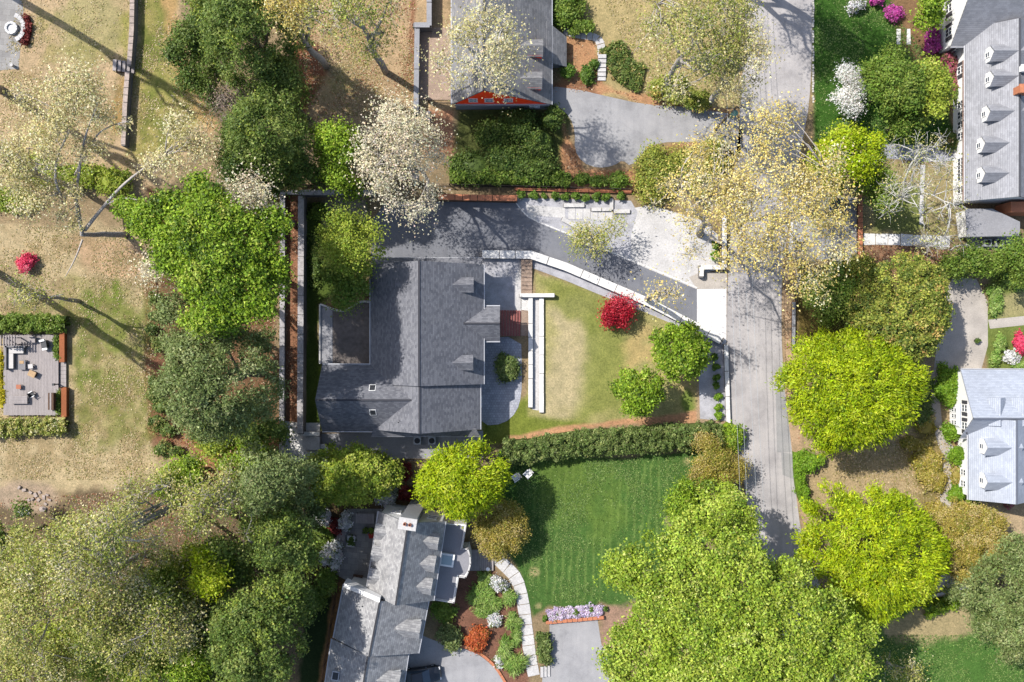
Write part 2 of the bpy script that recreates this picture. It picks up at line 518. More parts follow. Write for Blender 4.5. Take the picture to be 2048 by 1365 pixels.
# around the white terrace, boundary beds
paint([(610,400),(740,400),(740,520),(640,610),(640,860),(610,860)], c(96, 112, 50), 5, 8)
paint([(640,398),(735,398),(740,440),(690,470),(650,450)], c(190, 176, 150), 6, 10)
paint([(569,390),(598,390),(598,862),(569,850)], c(176, 124, 94), 3, 3)
# top middle
paint([(580,60),(640,-100),(905,-100),(905,250),(700,260),(590,240)], c(206, 172, 132), 12, 24)
paint([(590,80),(640,90),(640,170),(600,250),(570,220)], c(160, 104, 76), 8, 14)
paint([(640,60),(760,60),(760,200),(650,190)], c(190, 172, 110), 16, 26, .8, 2.0)
paint([(820,0),(832,0),(830,160),(812,160)], LITTER, 4, 6)
paint([(830,215),(910,220),(915,320),(850,300)], c(206, 150, 116), 6, 10)
paint([(910,215),(1140,215),(1150,370),(900,370)], c(104, 108, 60), 8, 10)
# right of the red house
paint([(1050,-100),(1490,-100),(1480,240),(1290,215),(1200,190),(1140,180),(1050,60)], c(200, 176, 124), 8, 14)
paint([(1130,78),(1200,78),(1196,190),(1120,180)], c(204, 152, 110), 5, 8)
paint([(1106,166),(1200,160),(1200,186),(1110,190)], LITTER, 4, 6)
paint([(1200,176),(1300,186),(1480,220),(1470,245),(1290,215)], c(212, 158, 116), 6, 10)
paint([(1120,220),(1150,300),(1170,340),(1270,345),(1300,300),(1400,285),(1470,305),(1480,400),(1130,380)], c(210, 152, 110), 6, 8)
paint([(1280,300),(1470,300),(1470,400),(1270,400)], c(120, 122, 56), 10, 14, .8)
# front lawn
paint([(1068,540),(1200,590),(1390,650),(1398,838),(1200,850),(1020,885),(960,885),(960,840),(1055,800)], c(184, 172, 112), 4, 6)
paint([(1090,600),(1178,600),(1175,740),(1165,810),(1120,850),(1090,830)], c(206, 186, 142), 22, 26)
paint([(1068,545),(1130,560),(1250,620),(1180,660),(1090,610)], c(142, 146, 70), 16, 20, .8)
paint([(1180,640),(1260,640),(1250,830),(1150,850),(1165,790)], c(148, 152, 76), 20, 26, .8)
paint([(1250,660),(1390,680),(1395,820),(1260,820)], c(206, 176, 120), 16, 22, .8, 2.4)
paint(ell(1375,805,14,22), c(110, 140, 50), 6, 10, .8)
paint([(965,845),(1055,800),(1055,835),(1180,845),(1010,885),(965,882)], c(128, 138, 52), 8, 10, .9)
paint([(1020,874),(1140,852),(1260,836),(1398,822),(1398,846),(1250,850),(1140,864),(1020,885)], CLAY, 3, 5)
paint([(1395,690),(1470,690),(1480,860),(1395,850)], c(196, 166, 134), 4, 6)
# striped lawn below the hedge
paint([(1000,900),(1200,915),(1420,900),(1420,1080),(1290,1225),(1100,1215),(1066,1235),(1040,1130),(980,1060)], c(86, 118, 56), 5, 8)
st = (np.abs(((ppx + ppy * 0.04) / 15.5) % 1 - 0.5) < 0.14)
d = poly_sd(ppx, ppy, [(1050,925),(1330,920),(1350,1040),(1250,1200),(1090,1200),(1060,1110)]) + WN * 25
a = np.clip((d + 15) / 30, 0, 1) * np.where(st, 0.5, 0.0) * np.clip(WN * 1.5 + .8, 0, 1)
gcol[:] = gcol * (1 - a[..., None]) + np.array(c(146, 168, 88)[:3]) * a[..., None]
paint([(1060,920),(1240,915),(1240,1080),(1120,1060)], c(118, 138, 60), 30, 40, .6)
for q in (ell(1350,1040,18,8), ell(1365,1050,14,6), ell(1078,1213,6,6), ell(1068,1145,5,4), ell(1372,922,7,6), ell(1290,1140,10,14)):
    paint(q, c(206, 186, 132), 4, 8, .85)
paint([(1205,1210),(1330,1205),(1420,1300),(1420,1500),(1260,1420),(1200,1290)], c(186, 148, 124), 8, 14)
# planting round the lower house, and one patch of painted shade
paint([(600,1000),(760,960),(840,960),(830,1020),(760,1300),(640,1500),(600,1500)], c(120, 98, 70), 8, 14)
paint([(900,1150),(985,1140),(1050,1250),(1062,1365),(1040,1420),(1000,1350),(900,1280)], c(150, 106, 86), 6, 10)
paint([(596,1190),(672,1190),(640,1420),(596,1420)], c(52, 66, 36), 6, 10)  # deep shade beside the fence, put into the ground colour
paint([(668,1160),(690,1160),(652,1400),(632,1400)], c(158, 116, 76), 3, 5)
# right-hand side
paint([(1626,-100),(1780,-100),(1800,60),(1890,140),(1905,260),(1860,300),(1626,300)], c(72, 108, 42), 5, 8)  # grass green darkened to stand in for tree shade
paint([(1760,-100),(1890,-100),(1885,110),(1920,140),(1915,250),(1850,140),(1800,70)], c(150, 116, 84), 6, 10)
paint([(1720,320),(1935,320),(1935,480),(1720,470)], c(180, 160, 116), 8, 12)
paint([(1760,370),(1850,370),(1850,460),(1750,460)], c(120, 132, 66), 8, 12, .8)
paint([(1725,490),(1900,490),(1900,560),(1725,570)], c(178, 134, 104), 6, 10)
paint([(1560,520),(1596,520),(1592,720),(1602,900),(1640,1000),(1620,1110),(1590,1000),(1570,800)], c(212, 176, 140), 5, 8)
paint([(1594,530),(1720,530),(1720,680),(1594,680)], c(130, 110, 62), 6, 10)
paint([(1700,720),(1900,720),(1930,1010),(1880,1060),(1620,1010),(1610,890)], c(198, 170, 128), 8, 14)
paint([(1820,760),(1880,760),(1880,1000),(1840,1000)], c(150, 134, 82), 8, 14)
paint([(1800,880),(1910,870),(1920,1060),(1850,1060)], c(172, 146, 92), 10, 14, .8, 2.0)
paint([(1975,540),(2150,540),(2150,740),(1975,740)], c(132, 142, 72), 5, 8)
paint([(2000,590),(2150,570),(2150,640),(2000,640)], c(196, 178, 128), 6, 10, .8)
paint([(1900,1000),(2150,1000),(2150,1100),(1960,1100)], c(206, 176, 138), 8, 14)
paint([(1730,1230),(1930,1170),(2150,1180),(2150,1500),(1700,1500)], c(92, 128, 58), 6, 12)
paint([(1760,1240),(1930,1190),(1960,1270),(1840,1285),(1770,1270)], c(198, 172, 128), 8, 14, .9)
gcol *= np.array([.87, .92, 1.0])
gcol[:] = gcol * (1 + 0.10 * WN2[..., None]) * (1 + 0.06 * fbm(gx, gy, 1.2, 77, 3)[..., None])

ny, nx = gx.shape
me = bpy.data.meshes.new('ground')
gv = np.stack([gx, gy, np.zeros_like(gx)], -1).reshape(-1, 3)
me.vertices.add(len(gv)); me.vertices.foreach_set('co', gv.ravel())
idx = np.arange(nx * ny).reshape(ny, nx)
q = np.stack([idx[:-1, :-1], idx[:-1, 1:], idx[1:, 1:], idx[1:, :-1]], -1).reshape(-1, 4)
me.loops.add(q.size); me.loops.foreach_set('vertex_index', q.ravel())
me.polygons.add(len(q)); me.polygons.foreach_set('loop_start', np.arange(len(q)) * 4)
at = me.color_attributes.new('Col', 'FLOAT_COLOR', 'POINT')
at.data.foreach_set('color', np.concatenate([gcol.reshape(-1, 3), np.ones((len(gv), 1))], 1).astype(np.float32).ravel())
me.materials.append(M['ground']); me.update(calc_edges=True)
g_o = bpy.data.objects.new('ground', me); COL.objects.link(g_o)
tag(g_o, 'dry spring lawns, leaf litter and planting soil of the gardens', None, None, 'structure')

# ------------------------------------------------------------------ road, driveways, paving
RL = [(1490,-90),(1490,60),(1480,240),(1470,330),(1460,480),(1454,590),(1454,690),(1458,845),(1479,905),(1493,1000),(1508,1100),(1540,1200),(1575,1300),(1610,1440)]
RR = [(1730,1440),(1690,1300),(1645,1180),(1608,1100),(1594,1010),(1584,900),(1570,790),(1563,690),(1563,560),(1580,420),(1602,300),(1624,180),(1624,-90)]
sheet('road', smooth_line(RL) + smooth_line(RR), .012, M['road'], 'pale grey asphalt lane running past the gardens')
sheet('road_patch', [(1551,778),(1567,776),(1580,868),(1583,905),(1554,905)], .016, M['patch'], 'darker rectangular repair patch at the lane edge')
sheet('road_patch', [(1562,905),(1584,908),(1590,960),(1565,950)], .016, M['patch'], 'small repair patch below the rectangular one')
sheet('driveway', [(772,404),(1029,404),(1040,420),(1056,436),(1075,446),(1120,464),(1180,490),(1394,578),(1394,648),(1130,528),(1062,508),(967,508),(967,560),(740,560),(745,440)], .016, M['drive'], 'dark asphalt driveway leading to the charcoal roofed house')
sheet('old_driveway', smooth_poly([(1095,172),(1160,180),(1200,190),(1290,210),(1370,214),(1430,222),(1486,235),(1484,320),(1455,292),(1400,284),(1312,285),(1285,306),(1262,334),(1245,320),(1228,332),(1196,337),(1165,326),(1149,300),(1150,262),(1140,235),(1120,215),(1092,205)], 1), .012, M['drive_old'], 'grey asphalt drive with rounded turning area below the red house')
sheet('lower_driveway', [(1099,1246),(1195,1239),(1203,1290),(1232,1326),(1262,1365),(1300,1440),(1080,1440),(1085,1352),(1100,1330)], .012, M['drive_old'], 'asphalt drive ending at the pink flower bed')
sheet('house_driveway', smooth_line([(830,1262),(847,1272),(862,1279),(911,1296),(935,1299),(965,1314),(995,1342),(1015,1370),(1040,1440)]) + [(790,1440),(815,1300)], .012, M['drive_old'], 'asphalt forecourt beside the lower house')
sheet('parking_pad', [(1250,420),(1300,410),(1400,440),(1436,470),(1436,540),(1400,548),(1405,575),(1394,579),(1262,524),(1262,470)], .020, M['conc'], 'pale concrete parking pad beside the dark driveway')
sheet('entry_gravel', [(1400,545),(1454,545),(1454,579),(1394,579),(1378,555)], .024, M['gravel_tan'], 'pinkish gravel patch above the white paver apron')
sheet('apron', [(1394,579),(1453,578),(1453,692),(1436,684),(1394,662)], .028, M['paver_white'], 'white paver apron where the dark driveway meets the lane')
sheet('gravel_bed', [(1395,664),(1434,683),(1452,692),(1456,843),(1400,838)], .018, M['gravel'], 'grey gravel bed with clipped boxwood balls')
sheet('gravel_strip', [(967,516),(1062,516),(1130,541),(1200,572),(1392,652),(1392,668),(1290,625),(1195,588),(1130,561),(1066,537),(1064,524),(967,524)], .022, M['gravel'], 'grey gravel strip along the pale driveway wall')
sheet('upper_court', [(964,522),(1042,522),(1042,625),(1000,640),(964,640)], .026, M['gravel'], 'grey gravel court beside the front door')
sheet('court_sunlit', [(1031,556),(1043,520),(1043,622),(1031,622)], .030, M['conc'], 'sunlit strip of the gravel court, painted paler')  # paler sheet stands in for sun beyond the eave shadow
sheet('lower_court', smooth_poly([(940,680),(1042,672),(1044,740),(1043,790),(1034,824),(1008,848),(965,852),(940,800)], 1), .026, M['paver'], 'grey paver court with an oval boxwood')
sheet('brick_landing', [(1042,620),(1058,620),(1058,672),(1042,672)], .034, M['brick_tan'], 'tan brick landing at the foot of the steps')
sheet('front_path', [(1058,592),(1081,592),(1081,822),(1066,820),(1058,813)], .02, M['conc'], 'grey path between the two pale front walls')
sheet('front_landing', [(1043,594),(1066,594),(1066,650),(1060,674),(1058,674),(1058,622),(1043,620)], .038, M['limestone'], 'white landing at the top of the front path')
sheet('terrace_gravel', [(1026,396),(1262,402),(1275,425),(1262,470),(1262,524),(1180,490),(1120,464),(1075,446),(1056,436),(1040,420)], .024, M['gravel'], 'gravel terraces above the driveway')
sheet('terrace_slab', [(1054,410),(1130,416),(1130,438),(1120,436),(1072,432),(1072,440),(1054,430)], .034, M['conc'], 'pale concrete slab of the terraces')
sheet('side_paving', [(640,868),(966,862),(966,916),(792,918),(700,932),(640,947),(556,952),(556,926),(655,922)], .018, M['conc_dark'], 'grey paving along the lower side of the charcoal roofed house')
sheet('white_terrace', [(569,842),(600,846),(640,846),(640,898),(652,898),(652,918),(567,920)], .022, M['limestone'], 'bright white limestone terrace at the corner of the boundary walls')
sheet('fire_patio', [(-150,-80),(30,-80),(47,20),(42,85),(37,138),(-10,142),(-20,200),(-150,200)], .012, M['flag'], 'grey flagstone patio with the round fire pit')
sheet('gravel_drive', smooth_poly([(1885,552),(1975,560),(1976,735),(1925,745),(1890,760),(1870,840),(1850,850),(1856,780),(1872,720)], 1), .012, M['gravel_tan'], 'pale gravel parking court beside the pale slate house')
sheet('garden_path', smooth_poly([(1868,760),(1882,765),(1880,830),(1895,880),(1912,900),(1905,925),(1880,905),(1866,850)], 1), .016, M['gravel_tan'], 'narrow curved stone path along the pale slate house')
sheet('garden_path', smooth_poly([(1878,915),(1898,915),(1905,960),(1900,1030),(1885,1060),(1880,1000)], 1), .016, M['gravel_tan'], 'narrow stone path below the curved one')
sheet('garden_path', [(1976,640),(2150,622),(2150,640),(1980,658)], .016, M['gravel_tan'], 'stone path leading off to the right from the gravel court')
sheet('gravel_drive', [(1850,1120),(1900,1110),(1955,1165),(1930,1185),(1868,1196),(1840,1200)], .012, M['gravel_tan'], 'gravel driveway between the lime tree and the golden tree')
sheet('parking_bay', [(1583,392),(1718,392),(1718,514),(1690,518),(1576,520)], .016, M['conc_dark'], 'paved parking bay beside the lane')
sheet('flag_walk', [(1760,288),(1870,292),(1930,300),(1930,322),(1850,324),(1762,316)], .016, M['paver'], 'bluish paver walk leading to the grey house')
sheet('side_terrace', [(832,56),(905,56),(905,200),(832,200)], .05, M['brick_tan'], 'tan brick terrace beside the red gabled house')
sheet('patio', [(694,1018),(765,1018),(748,1170),(720,1175),(672,1150),(676,1120),(690,1080)], .018, M['flag'], 'shaded flagstone patio behind the lower house')
sheet('deck_yard', [(1930,460),(2040,470),(2040,500),(1936,497)], .014, M['conc_dark'], 'service yard paving under the air conditioners')

# ------------------------------------------------------------------ walls with cap stones, steps
def ordn(i):
    return ['first','second','third','fourth','fifth','sixth','seventh','eighth','ninth','tenth','eleventh','twelfth','thirteenth','fourteenth','fifteenth','sixteenth','seventeenth','eighteenth','nineteenth','twentieth'][i]

def stone_wall(label, pts, width, h, cap=M['limestone'], body=M['wallface'], cap_t=0.07, stone=1.6, name='retaining_wall', z0=-0.05, over=0.04, cat='wall'):
    """pts: plan pixels of the centre line as seen at the top of the wall"""
    pts = [Vector(P(x, y, h)[:2]) for x, y in pts]
    t = thing(name, label, cat, (pts[0].x, pts[0].y, 0))
    m = MB()
    for a, b in zip(pts[:-1], pts[1:]):
        d = b - a; L = d.length; u = d / L; ang = math.atan2(u.y, u.x)
        mid = (a + b) / 2
        m.rbox(mid.x, mid.y, z0, L + width * .96, width, h - cap_t - z0, ang)
        n = max(1, round(L / stone)); s = L / n
        for k in range(n):
            e0 = width / 2 if k == 0 else 0; e1 = width / 2 if k == n - 1 else 0
            L2 = s + (e0 + e1) * (1 if len(pts) == 2 else .45) - 0.075
            cc = a + u * (s * (k + .5) + (e1 - e0) * .25)
            MB().rbox(cc.x + R.uniform(-.008, .008), cc.y + R.uniform(-.008, .008), h - cap_t + R.uniform(0, .004), L2, width + over * 2, cap_t + R.uniform(-.006, .006), ang).build('cap_stone', cap, t)
    m.build('wall_body', body, t)
    return t

def flight(name, label, cat, a, b, width, n, z0, z1, mat, riser=M['conc_dark'], group=None, tread_t=.06):
    """steps climbing from plan point a to b"""
    A = Vector(P(*a)[:2]); B = Vector(P(*b)[:2]); u = (B - A).normalized(); L = (B - A).length; ang = math.atan2(u.y, u.x)
    t = thing(name, label, cat, (A.x, A.y, 0), group)
    m = MB()
    for k in range(n):
        z = z0 + (z1 - z0) * (k + 1) / n; cc = A + u * (L * (k + .5) / n)
        m.rbox(cc.x, cc.y, -.04, L / n - .012, width - .06, z + .04 - tread_t, ang)
        MB().rbox(cc.x - u.x * .02, cc.y - u.y * .02, z - tread_t, L / n - (.07 if n > 7 else .03), width, tread_t, ang).build('tread', mat, t)
    m.build('riser_block', riser, t)
    return t

stone_wall('tall pale capped wall along the curved lower edge of the driveway', [(967,509),(1062,510),(1130,533),(1300,606),(1394,654),(1440,680)], .85, .9, stone=2.0)
stone_wall('long pale front wall nearest the house, beside the sunken path', [(1061,592),(1061,813)], .42, .5, stone=1.65)
stone_wall('long pale front wall at the edge of the tan lawn', [(1083,598),(1083,823)], .45, .35, stone=2.2)
stone_wall('short white cross wall at the top of the front path', [(1041,591),(1107,591)], .36, .8, stone=1.9)
stone_wall('thin pale wall between gravel bed and lane', [(1452,692),(1457,845)], .4, .5, stone=1.5)
stone_wall('pale wall with a hooked end beside the parking pad', [(1449,432),(1449,535),(1403,535),(1403,552)], .42, .9, stone=1.3)
stone_wall('outer grey boundary wall left of the mulch strip', [(565,386),(563,924)], .5, .7, M['wallstone'], stone=2.2)
stone_wall('inner grey boundary wall right of the mulch strip', [(602,396),(600,864)], .6, 1.7, M['wallstone'], stone=2.2)
stone_wall('grey upper boundary wall over the green corner', [(602,385),(742,386)], .5, 1.9, M['wallstone'], stone=2.0)
stone_wall('short grey wall closing the top of the mulch strip', [(562,385),(598,385)], .4, .9, M['wallstone'], stone=1.1)
stone_wall('orange brick capped wall above the driveway', [(880,394),(1030,397)], .6, 1.5, M['brick_orange'], M['wood_dark'], stone=.9, name='brick_wall')
stone_wall('low brick edging wall behind the long boxwood row', [(1030,378),(1262,384)], .25, .4, M['brick_orange'], M['wood_dark'], stone=1.2, name='brick_wall')
stone_wall('low white wall, left of the three on the terraces', [(1129,411),(1167,411)], .36, .3, M['conc'], stone=.9)
stone_wall('low L shaped white wall in the middle of the terraces', [(1223,398),(1223,419),(1184,419)], .34, .3, M['conc'], stone=1.1)
stone_wall('low white wall with two cap stones, right end of terraces', [(1230,423),(1258,423)], .38, .3, M['conc'], stone=.9)
stone_wall('slanting white wall under the weeping tree', [(1126,439),(1158,456)], .4, .3, M['conc'], stone=1.0)
stone_wall('straight pale wall of the white terrace on its lower side', [(567,920),(652,920)], .5, .8, M['limestone'], stone=1.6)
stone_wall('short pale wall at the right end of the white terrace', [(652,917),(652,893),(634,893)], .45, .8, M['limestone'], stone=1.3)
stone_wall('pale landing wall above the white terrace steps', [(604,868),(636,868)], .4, 1.1, M['limestone'], stone=1.9)
stone_wall('long stone retaining wall crossing the upper left garden above the steps', [(265,-60),(263,60),(258,128)], .45, 1.1, M['rock'], stone=.8)
stone_wall('stone retaining wall below the garden steps', [(254,146),(249,220),(246,288)], .45, 1.1, M['rock'], stone=.8)
stone_wall('tall grey side wall of the tan brick terrace', [(834,52),(832,225)], .5, 1.4, M['conc_dark'], stone=2.4)
stone_wall('grey corner wall above the tan brick terrace', [(830,50),(858,50),(858,-40)], .5, 1.6, M['conc_dark'], stone=2.4)
stone_wall('brick edged low wall under the pink flower bed', [(1094,1246),(1206,1236)], .3, .5, M['brick_orange'], M['brick_orange'], stone=.6, name='brick_wall')
stone_wall('dark brick wall along the right of the parking bay', [(1721,388),(1721,516)], .45, .6, M['brick_orange'], M['wood_dark'], stone=.7, name='brick_wall')
stone_wall('low wall along the bottom of the parking bay', [(1668,518),(1720,518)], .4, .5, M['conc'], M['wood_dark'], stone=1.2)
stone_wall('low curved brick edge of the forecourt', smooth_line([(905,1290),(935,1295),(965,1310),(992,1335),(1012,1368)], 1), .22, .2, M['brick_orange'], M['brick_orange'], stone=.55, name='brick_edging', cat='edging')
stone_wall('low wall along the top of the gravel parking court', [(1858,556),(1898,548)], .35, .6, M['conc'], M['wood_dark'], stone=1.2)
stone_wall('narrow wall along the lane beside the lime trees', [(1588,606),(1587,700)], .3, .5, M['conc_dark'], M['wood_dark'], stone=1.4)
stone_wall('two course wall beside the lower gravel driveway', [(1866,1193),(1942,1172)], .25, .5, M['conc'], M['wood_dark'], stone=1.4)

flight('front_steps', 'red brick front steps with a row of narrow treads', 'steps', (1041,647), (996,647), 3.0, 8, .03, 1.3, M['brick_red'], M['brick_tan'])
flight('brick_stair', 'tan brick stair between gravel court and lawn', 'steps', (1053,588), (1053,517), 1.3, 9, .03, .55, M['brick_tan'], M['brick_tan'])
flight('terrace_steps', 'five pale stone steps down to the white terrace', 'steps', (606,885), (644,885), 1.6, 6, .03, 1.1, M['conc'])
flight('garden_steps', 'dark garden steps through the gap in the retaining wall', 'steps', (270,137), (232,135), 1.3, 5, .05, .9, M['wood'], M['wood_dark'])
flight('house_steps', 'six grey steps beside the ivy bank', 'steps', (1203,162), (1203,113), .95, 6, .03, .8, M['conc'], M['wood_dark'])
flight('walk_end_steps', 'three pale steps at the end of the curved walk', 'steps', (1100,1342), (1080,1342), 1.25, 3, .03, .4, M['conc'], M['wood_dark'])
flight('side_stair', 'small stone stair below the tan brick terrace', 'steps', (842,236), (862,236), 1.2, 4, .05, .7, M['conc'], M['wood_dark'])

def slab_path(name, label, pts, width, n, mat, cat='path', t=.06, gap=.075, z=.02):
    """a walk laid of separate slabs along a line"""
    P2 = [Vector(P(x, y)[:2]) for x, y in smooth_line(pts, 2)]
    acc = [0]
    for a, b in zip(P2[:-1], P2[1:]): acc.append(acc[-1] + (b - a).length)
    def at(s):
        s = max(0, min(s, acc[-1] - 1e-6))
        for i in range(len(acc) - 1):
            if acc[i+1] >= s:
                f = (s - acc[i]) / (acc[i+1] - acc[i]); p = P2[i].lerp(P2[i+1], f); d = (P2[i+1] - P2[i]).normalized(); return p, d
    tt = thing(name, label, cat, (P2[0].x, P2[0].y, 0))
    for k in range(n):
        s0 = acc[-1] * k / n + gap / 2; s1 = acc[-1] * (k + 1) / n - gap / 2
        (p0, d0), (p1, d1) = at(s0), at(s1)
        n0 = Vector((-d0.y, d0.x)) * (width / 2 + R.uniform(-.03, .05)); n1 = Vector((-d1.y, d1.x)) * (width / 2 + R.uniform(-.03, .05))
        MB().prism([tuple(p0 - n0), tuple(p1 - n1), tuple(p1 + n1), tuple(p0 + n0)], -.05, z + t * .5 + R.uniform(0, .012)).build('slab', mat, tt)
    return tt

slab_path('curved_walk', 'pale curved slab walk beside the striped lawn', [(988,1104),(1001,1126),(1022,1142),(1036,1162),(1044,1190),(1049,1225),(1053,1255),(1057,1290),(1061,1320),(1068,1352)], 1.4, 13, M['conc'])
slab_path('stepping_path', 'stepping slab path from the porch of the red house', [(1128,61),(1150,69),(1175,72),(1196,76),(1203,92),(1203,112)], .9, 9, M['conc'])
slab_path('brick_banded_walk', 'white slab walk with brick bands leading to the grey house', [(1726,479),(1780,479),(1840,482),(1900,484)], 1.3, 7, M['limestone'])
slab_path('terrace_slabs', 'row of pale slabs across the middle of the terraces', [(1136,428),(1226,430)], 1.2, 6, M['conc'], 'paving')
slab_path('stone_edging', 'narrow stone edging right of the bare white tree', [(1846,330),(1843,400),(1842,450)], .45, 6, M['conc'], 'edging')
slab_path('paired_slab', 'left of two white slabs on the shaded bank', [(1797,58),(1797,90)], .4, 1, M['limestone'], 'slab')
slab_path('paired_slab', 'right of two white slabs on the shaded bank', [(1817,58),(1817,90)], .4, 1, M['limestone'], 'slab')
dkp = [Vector(P(x, y)[:2]) for x, y in ((1031,404),(1041,419),(1057,434),(1076,444),(1121,462),(1181,488),(1290,532),(1394,576))]
dm = MB()
for a_, b_ in zip(dkp[:-1], dkp[1:]):
    mid = (a_ + b_) / 2; dm.rbox(mid.x, mid.y, -.03, (b_ - a_).length + .06, .14, .09, math.atan2((b_ - a_).y, (b_ - a_).x))
tag(dm.build('drive_kerb', M['limestone']), 'thin pale kerb along the upper edge of the dark driveway', None, None, 'structure')
# kerb stones along the lane
kt = thing('stone_kerb', 'broken line of pale kerb stones beside the shaded lawn', 'kerb', P(1626, 90))
for k in range(46):
    x, y, _ = P(1626, -30 + k * 5.2)
    if R.random() < .85:
        MB().rbox(x + R.uniform(-.04, .04), y, -.03, .2, .27 + R.uniform(-.06, .02), .12 + R.uniform(-.03, .03), R.uniform(-.08, .08)).build('kerb_stone', M['kerb'], kt)
kt = thing('white_kerb', 'white kerb line between the lane and the parking bay', 'kerb', P(1583, 450))
for k in range(5):
    x, y, _ = P(1583, 412 + k * 20)
    MB().rbox(x, y, -.03, .3, 1.12, .1, R.uniform(-.02, .02)).build('kerb_stone', M['limestone'], kt)

# fences
def fence(label, pts, h=1.2, step=2.2, mat=M['fence'], name='metal_fence'):
    pts = [Vector(P(x, y)[:2]) for x, y in pts]
    t = thing(name, label, 'fence', (pts[0].x, pts[0].y, 0))
    rails = MB(); pk = MB()
    for a, b in zip(pts[:-1], pts[1:]):
        L = (b - a).length; u = (b - a) / L; ang = math.atan2(u.y, u.x); n = max(1, round(L / step))
        for k in range(n + 1):
            q = a + u * (L * k / n); MB().rbox(q.x, q.y, -.1, .1, .1, h + .15, ang).build('post', mat, t)
        mid = (a + b) / 2
        for z in (.15, h - .12): rails.rbox(mid.x, mid.y, z, L, .05, .06, ang)
        for k in range(int(L / .16)):
            q = a + u * (.16 * k + .08); pk.rbox(q.x, q.y, .05, .025, .02, h - .05, ang)
    rails.build('rail', mat, t)
    tag(pk.build('pickets', mat, t), kind='stuff')
fence('dark picket fence along the upper property line', [(548,374),(740,372),(900,372),(1100,377),(1265,382)])
fence('dark railing below the grey side paving', [(552,952),(640,946),(700,934)], 1.1)
fence('dark railing behind the round lime and golden shrubs', [(792,920),(966,917)], 1.1)
fence('low dark fence right of the lane beside the lime tree', [(1588,560),(1590,610)], 1.0)
fence('low dark fence above the gravel parking court', [(1900,548),(1860,558)], 1.0)
fence('wooden fence beside the lower house', [(676,1172),(640,1400)], 1.5, mat=M['wood_dark'], name='board_fence')
fence('dark handrail along the terrace by the red house', [(858,206),(905,206)], 1.0)

# ------------------------------------------------------------------ houses
def slab(name, pts, mat, parent, t=0.16):
    """a roof plane of thickness t; UV in metres, u along the eave (pts[0]->pts[1]), v up the slope"""
    p = [Vector(q) for q in pts]
    u = (p[1] - p[0]).normalized()
    nrm = u.cross(p[-1] - p[0]).normalized()
    if nrm.z < 0: nrm = -nrm
    v = nrm.cross(u)
    n = len(p)
    V = p + [q - nrm * t for q in p]
    uv = [((q - p[0]).dot(u) + 50, (q - p[0]).dot(v) + 50) for q in p]; uv = uv + uv
    a = sum((p[i].x * p[(i+1) % n].y - p[(i+1) % n].x * p[i].y) for i in range(n))
    top = tuple(range(n)) if a > 0 else tuple(range(n))[::-1]
    F = [top, tuple(i + n for i in top[::-1])] + [(top[(i+1) % n], top[i], top[i] + n, top[(i+1) % n] + n) for i in range(n)]
    return mesh(name, V, F, mat, parent, uv=uv)

def gable_block(parent, A, B, wl, wr, zr, zl, zrr, roofm, wallm, over=.35, end=.3, z0=-.05, ridge=True, cut=0.0):
    """ridge from A to B (plan metres), widths to its left and right, ridge and eave heights"""
    A = Vector(A[:2]); B = Vector(B[:2]); u = (B - A).normalized(); n = Vector((-u.y, u.x))
    p3 = lambda q, z: (q.x, q.y, z)
    slab('roof_slope', [p3(B + n * wl, zl), p3(A + n * wl, zl), p3(A, zr), p3(B, zr)], roofm, parent)
    slab('roof_slope', [p3(A - n * wr, zrr), p3(B - n * wr, zrr), p3(B, zr - .004), p3(A, zr - .004)], roofm, parent)
    a = A + u * end; b = B - u * end
    sl = (zr - zl) / wl; sr = (zr - zrr) / wr
    hl = zl + sl * over - .2; hr = zrr + sr * over - .2
    V = []
    for q in (a, b):
        V += [p3(q + n * (wl - over), z0), p3(q + n * (wl - over), hl), p3(q, zr - .2), p3(q - n * (wr - over), hr), p3(q - n * (wr - over), z0)]
    F = [(0, 1, 2, 3, 4), (9, 8, 7, 6, 5), (0, 5, 6, 1), (3, 8, 9, 4), (1, 6, 7, 2), (2, 7, 8, 3), (4, 9, 5, 0)]
    mesh('wall', V, F, wallm, parent)
    if ridge:
        m = MB(); L = (B - A).length; mid = (A + B) / 2
        m.rbox(mid.x, mid.y, zr - .05, L - .02, .2, .055, math.atan2(u.y, u.x)); m.build('ridge_cap', roofm, parent)
    for s, wd, ze in ((1, wl, zl), (-1, wr, zrr)):
        g0 = A + n * s * (wd + .07); g1 = B + n * s * (wd + .07)
        MB().tube([p3(g0, ze - .1), p3(g1, ze - .1)], [.075, .075], 6).build('gutter', M['trim'], parent)
    return u, n

def window(parent, c0, along, w_, h_, z, shutters=False, name='window'):
    """window on a vertical wall: c0 centre (plan), along unit vector along the wall, outward normal is along turned right"""
    a = Vector(along).normalized(); nrm = Vector((a.y, -a.x)); q = Vector(c0[:2]) + nrm * .05
    ang = math.atan2(a.y, a.x)
    f = MB()
    for s in (-1, 1):
        e = q + a * s * (w_ / 2); f.rbox(e.x, e.y, z - h_ / 2, .09, .1, h_, ang)
    for zz in (z - h_ / 2 - .09, z + h_ / 2, z - .03): f.rbox(q.x, q.y, zz, w_ + .18 if zz != z - .03 else w_ - .09, .1, .09 if zz != z - .03 else .06, ang)
    f.rbox(q.x, q.y, z - h_ / 2, .05, .09, h_, ang)
    fo = f.build(name, M['white'], parent)
    g = q - nrm * .03
    MB().rbox(g.x, g.y, z - h_ / 2, w_ - .06, .03, h_, ang).build('pane', M['glass'], fo)
    if shutters:
        for s in (-1, 1):
            e = q + a * s * (w_ / 2 + .28); MB().rbox(e.x, e.y, z - h_ / 2, .4, .06, h_, ang).build('shutter', M['shutter'], fo)
    return fo

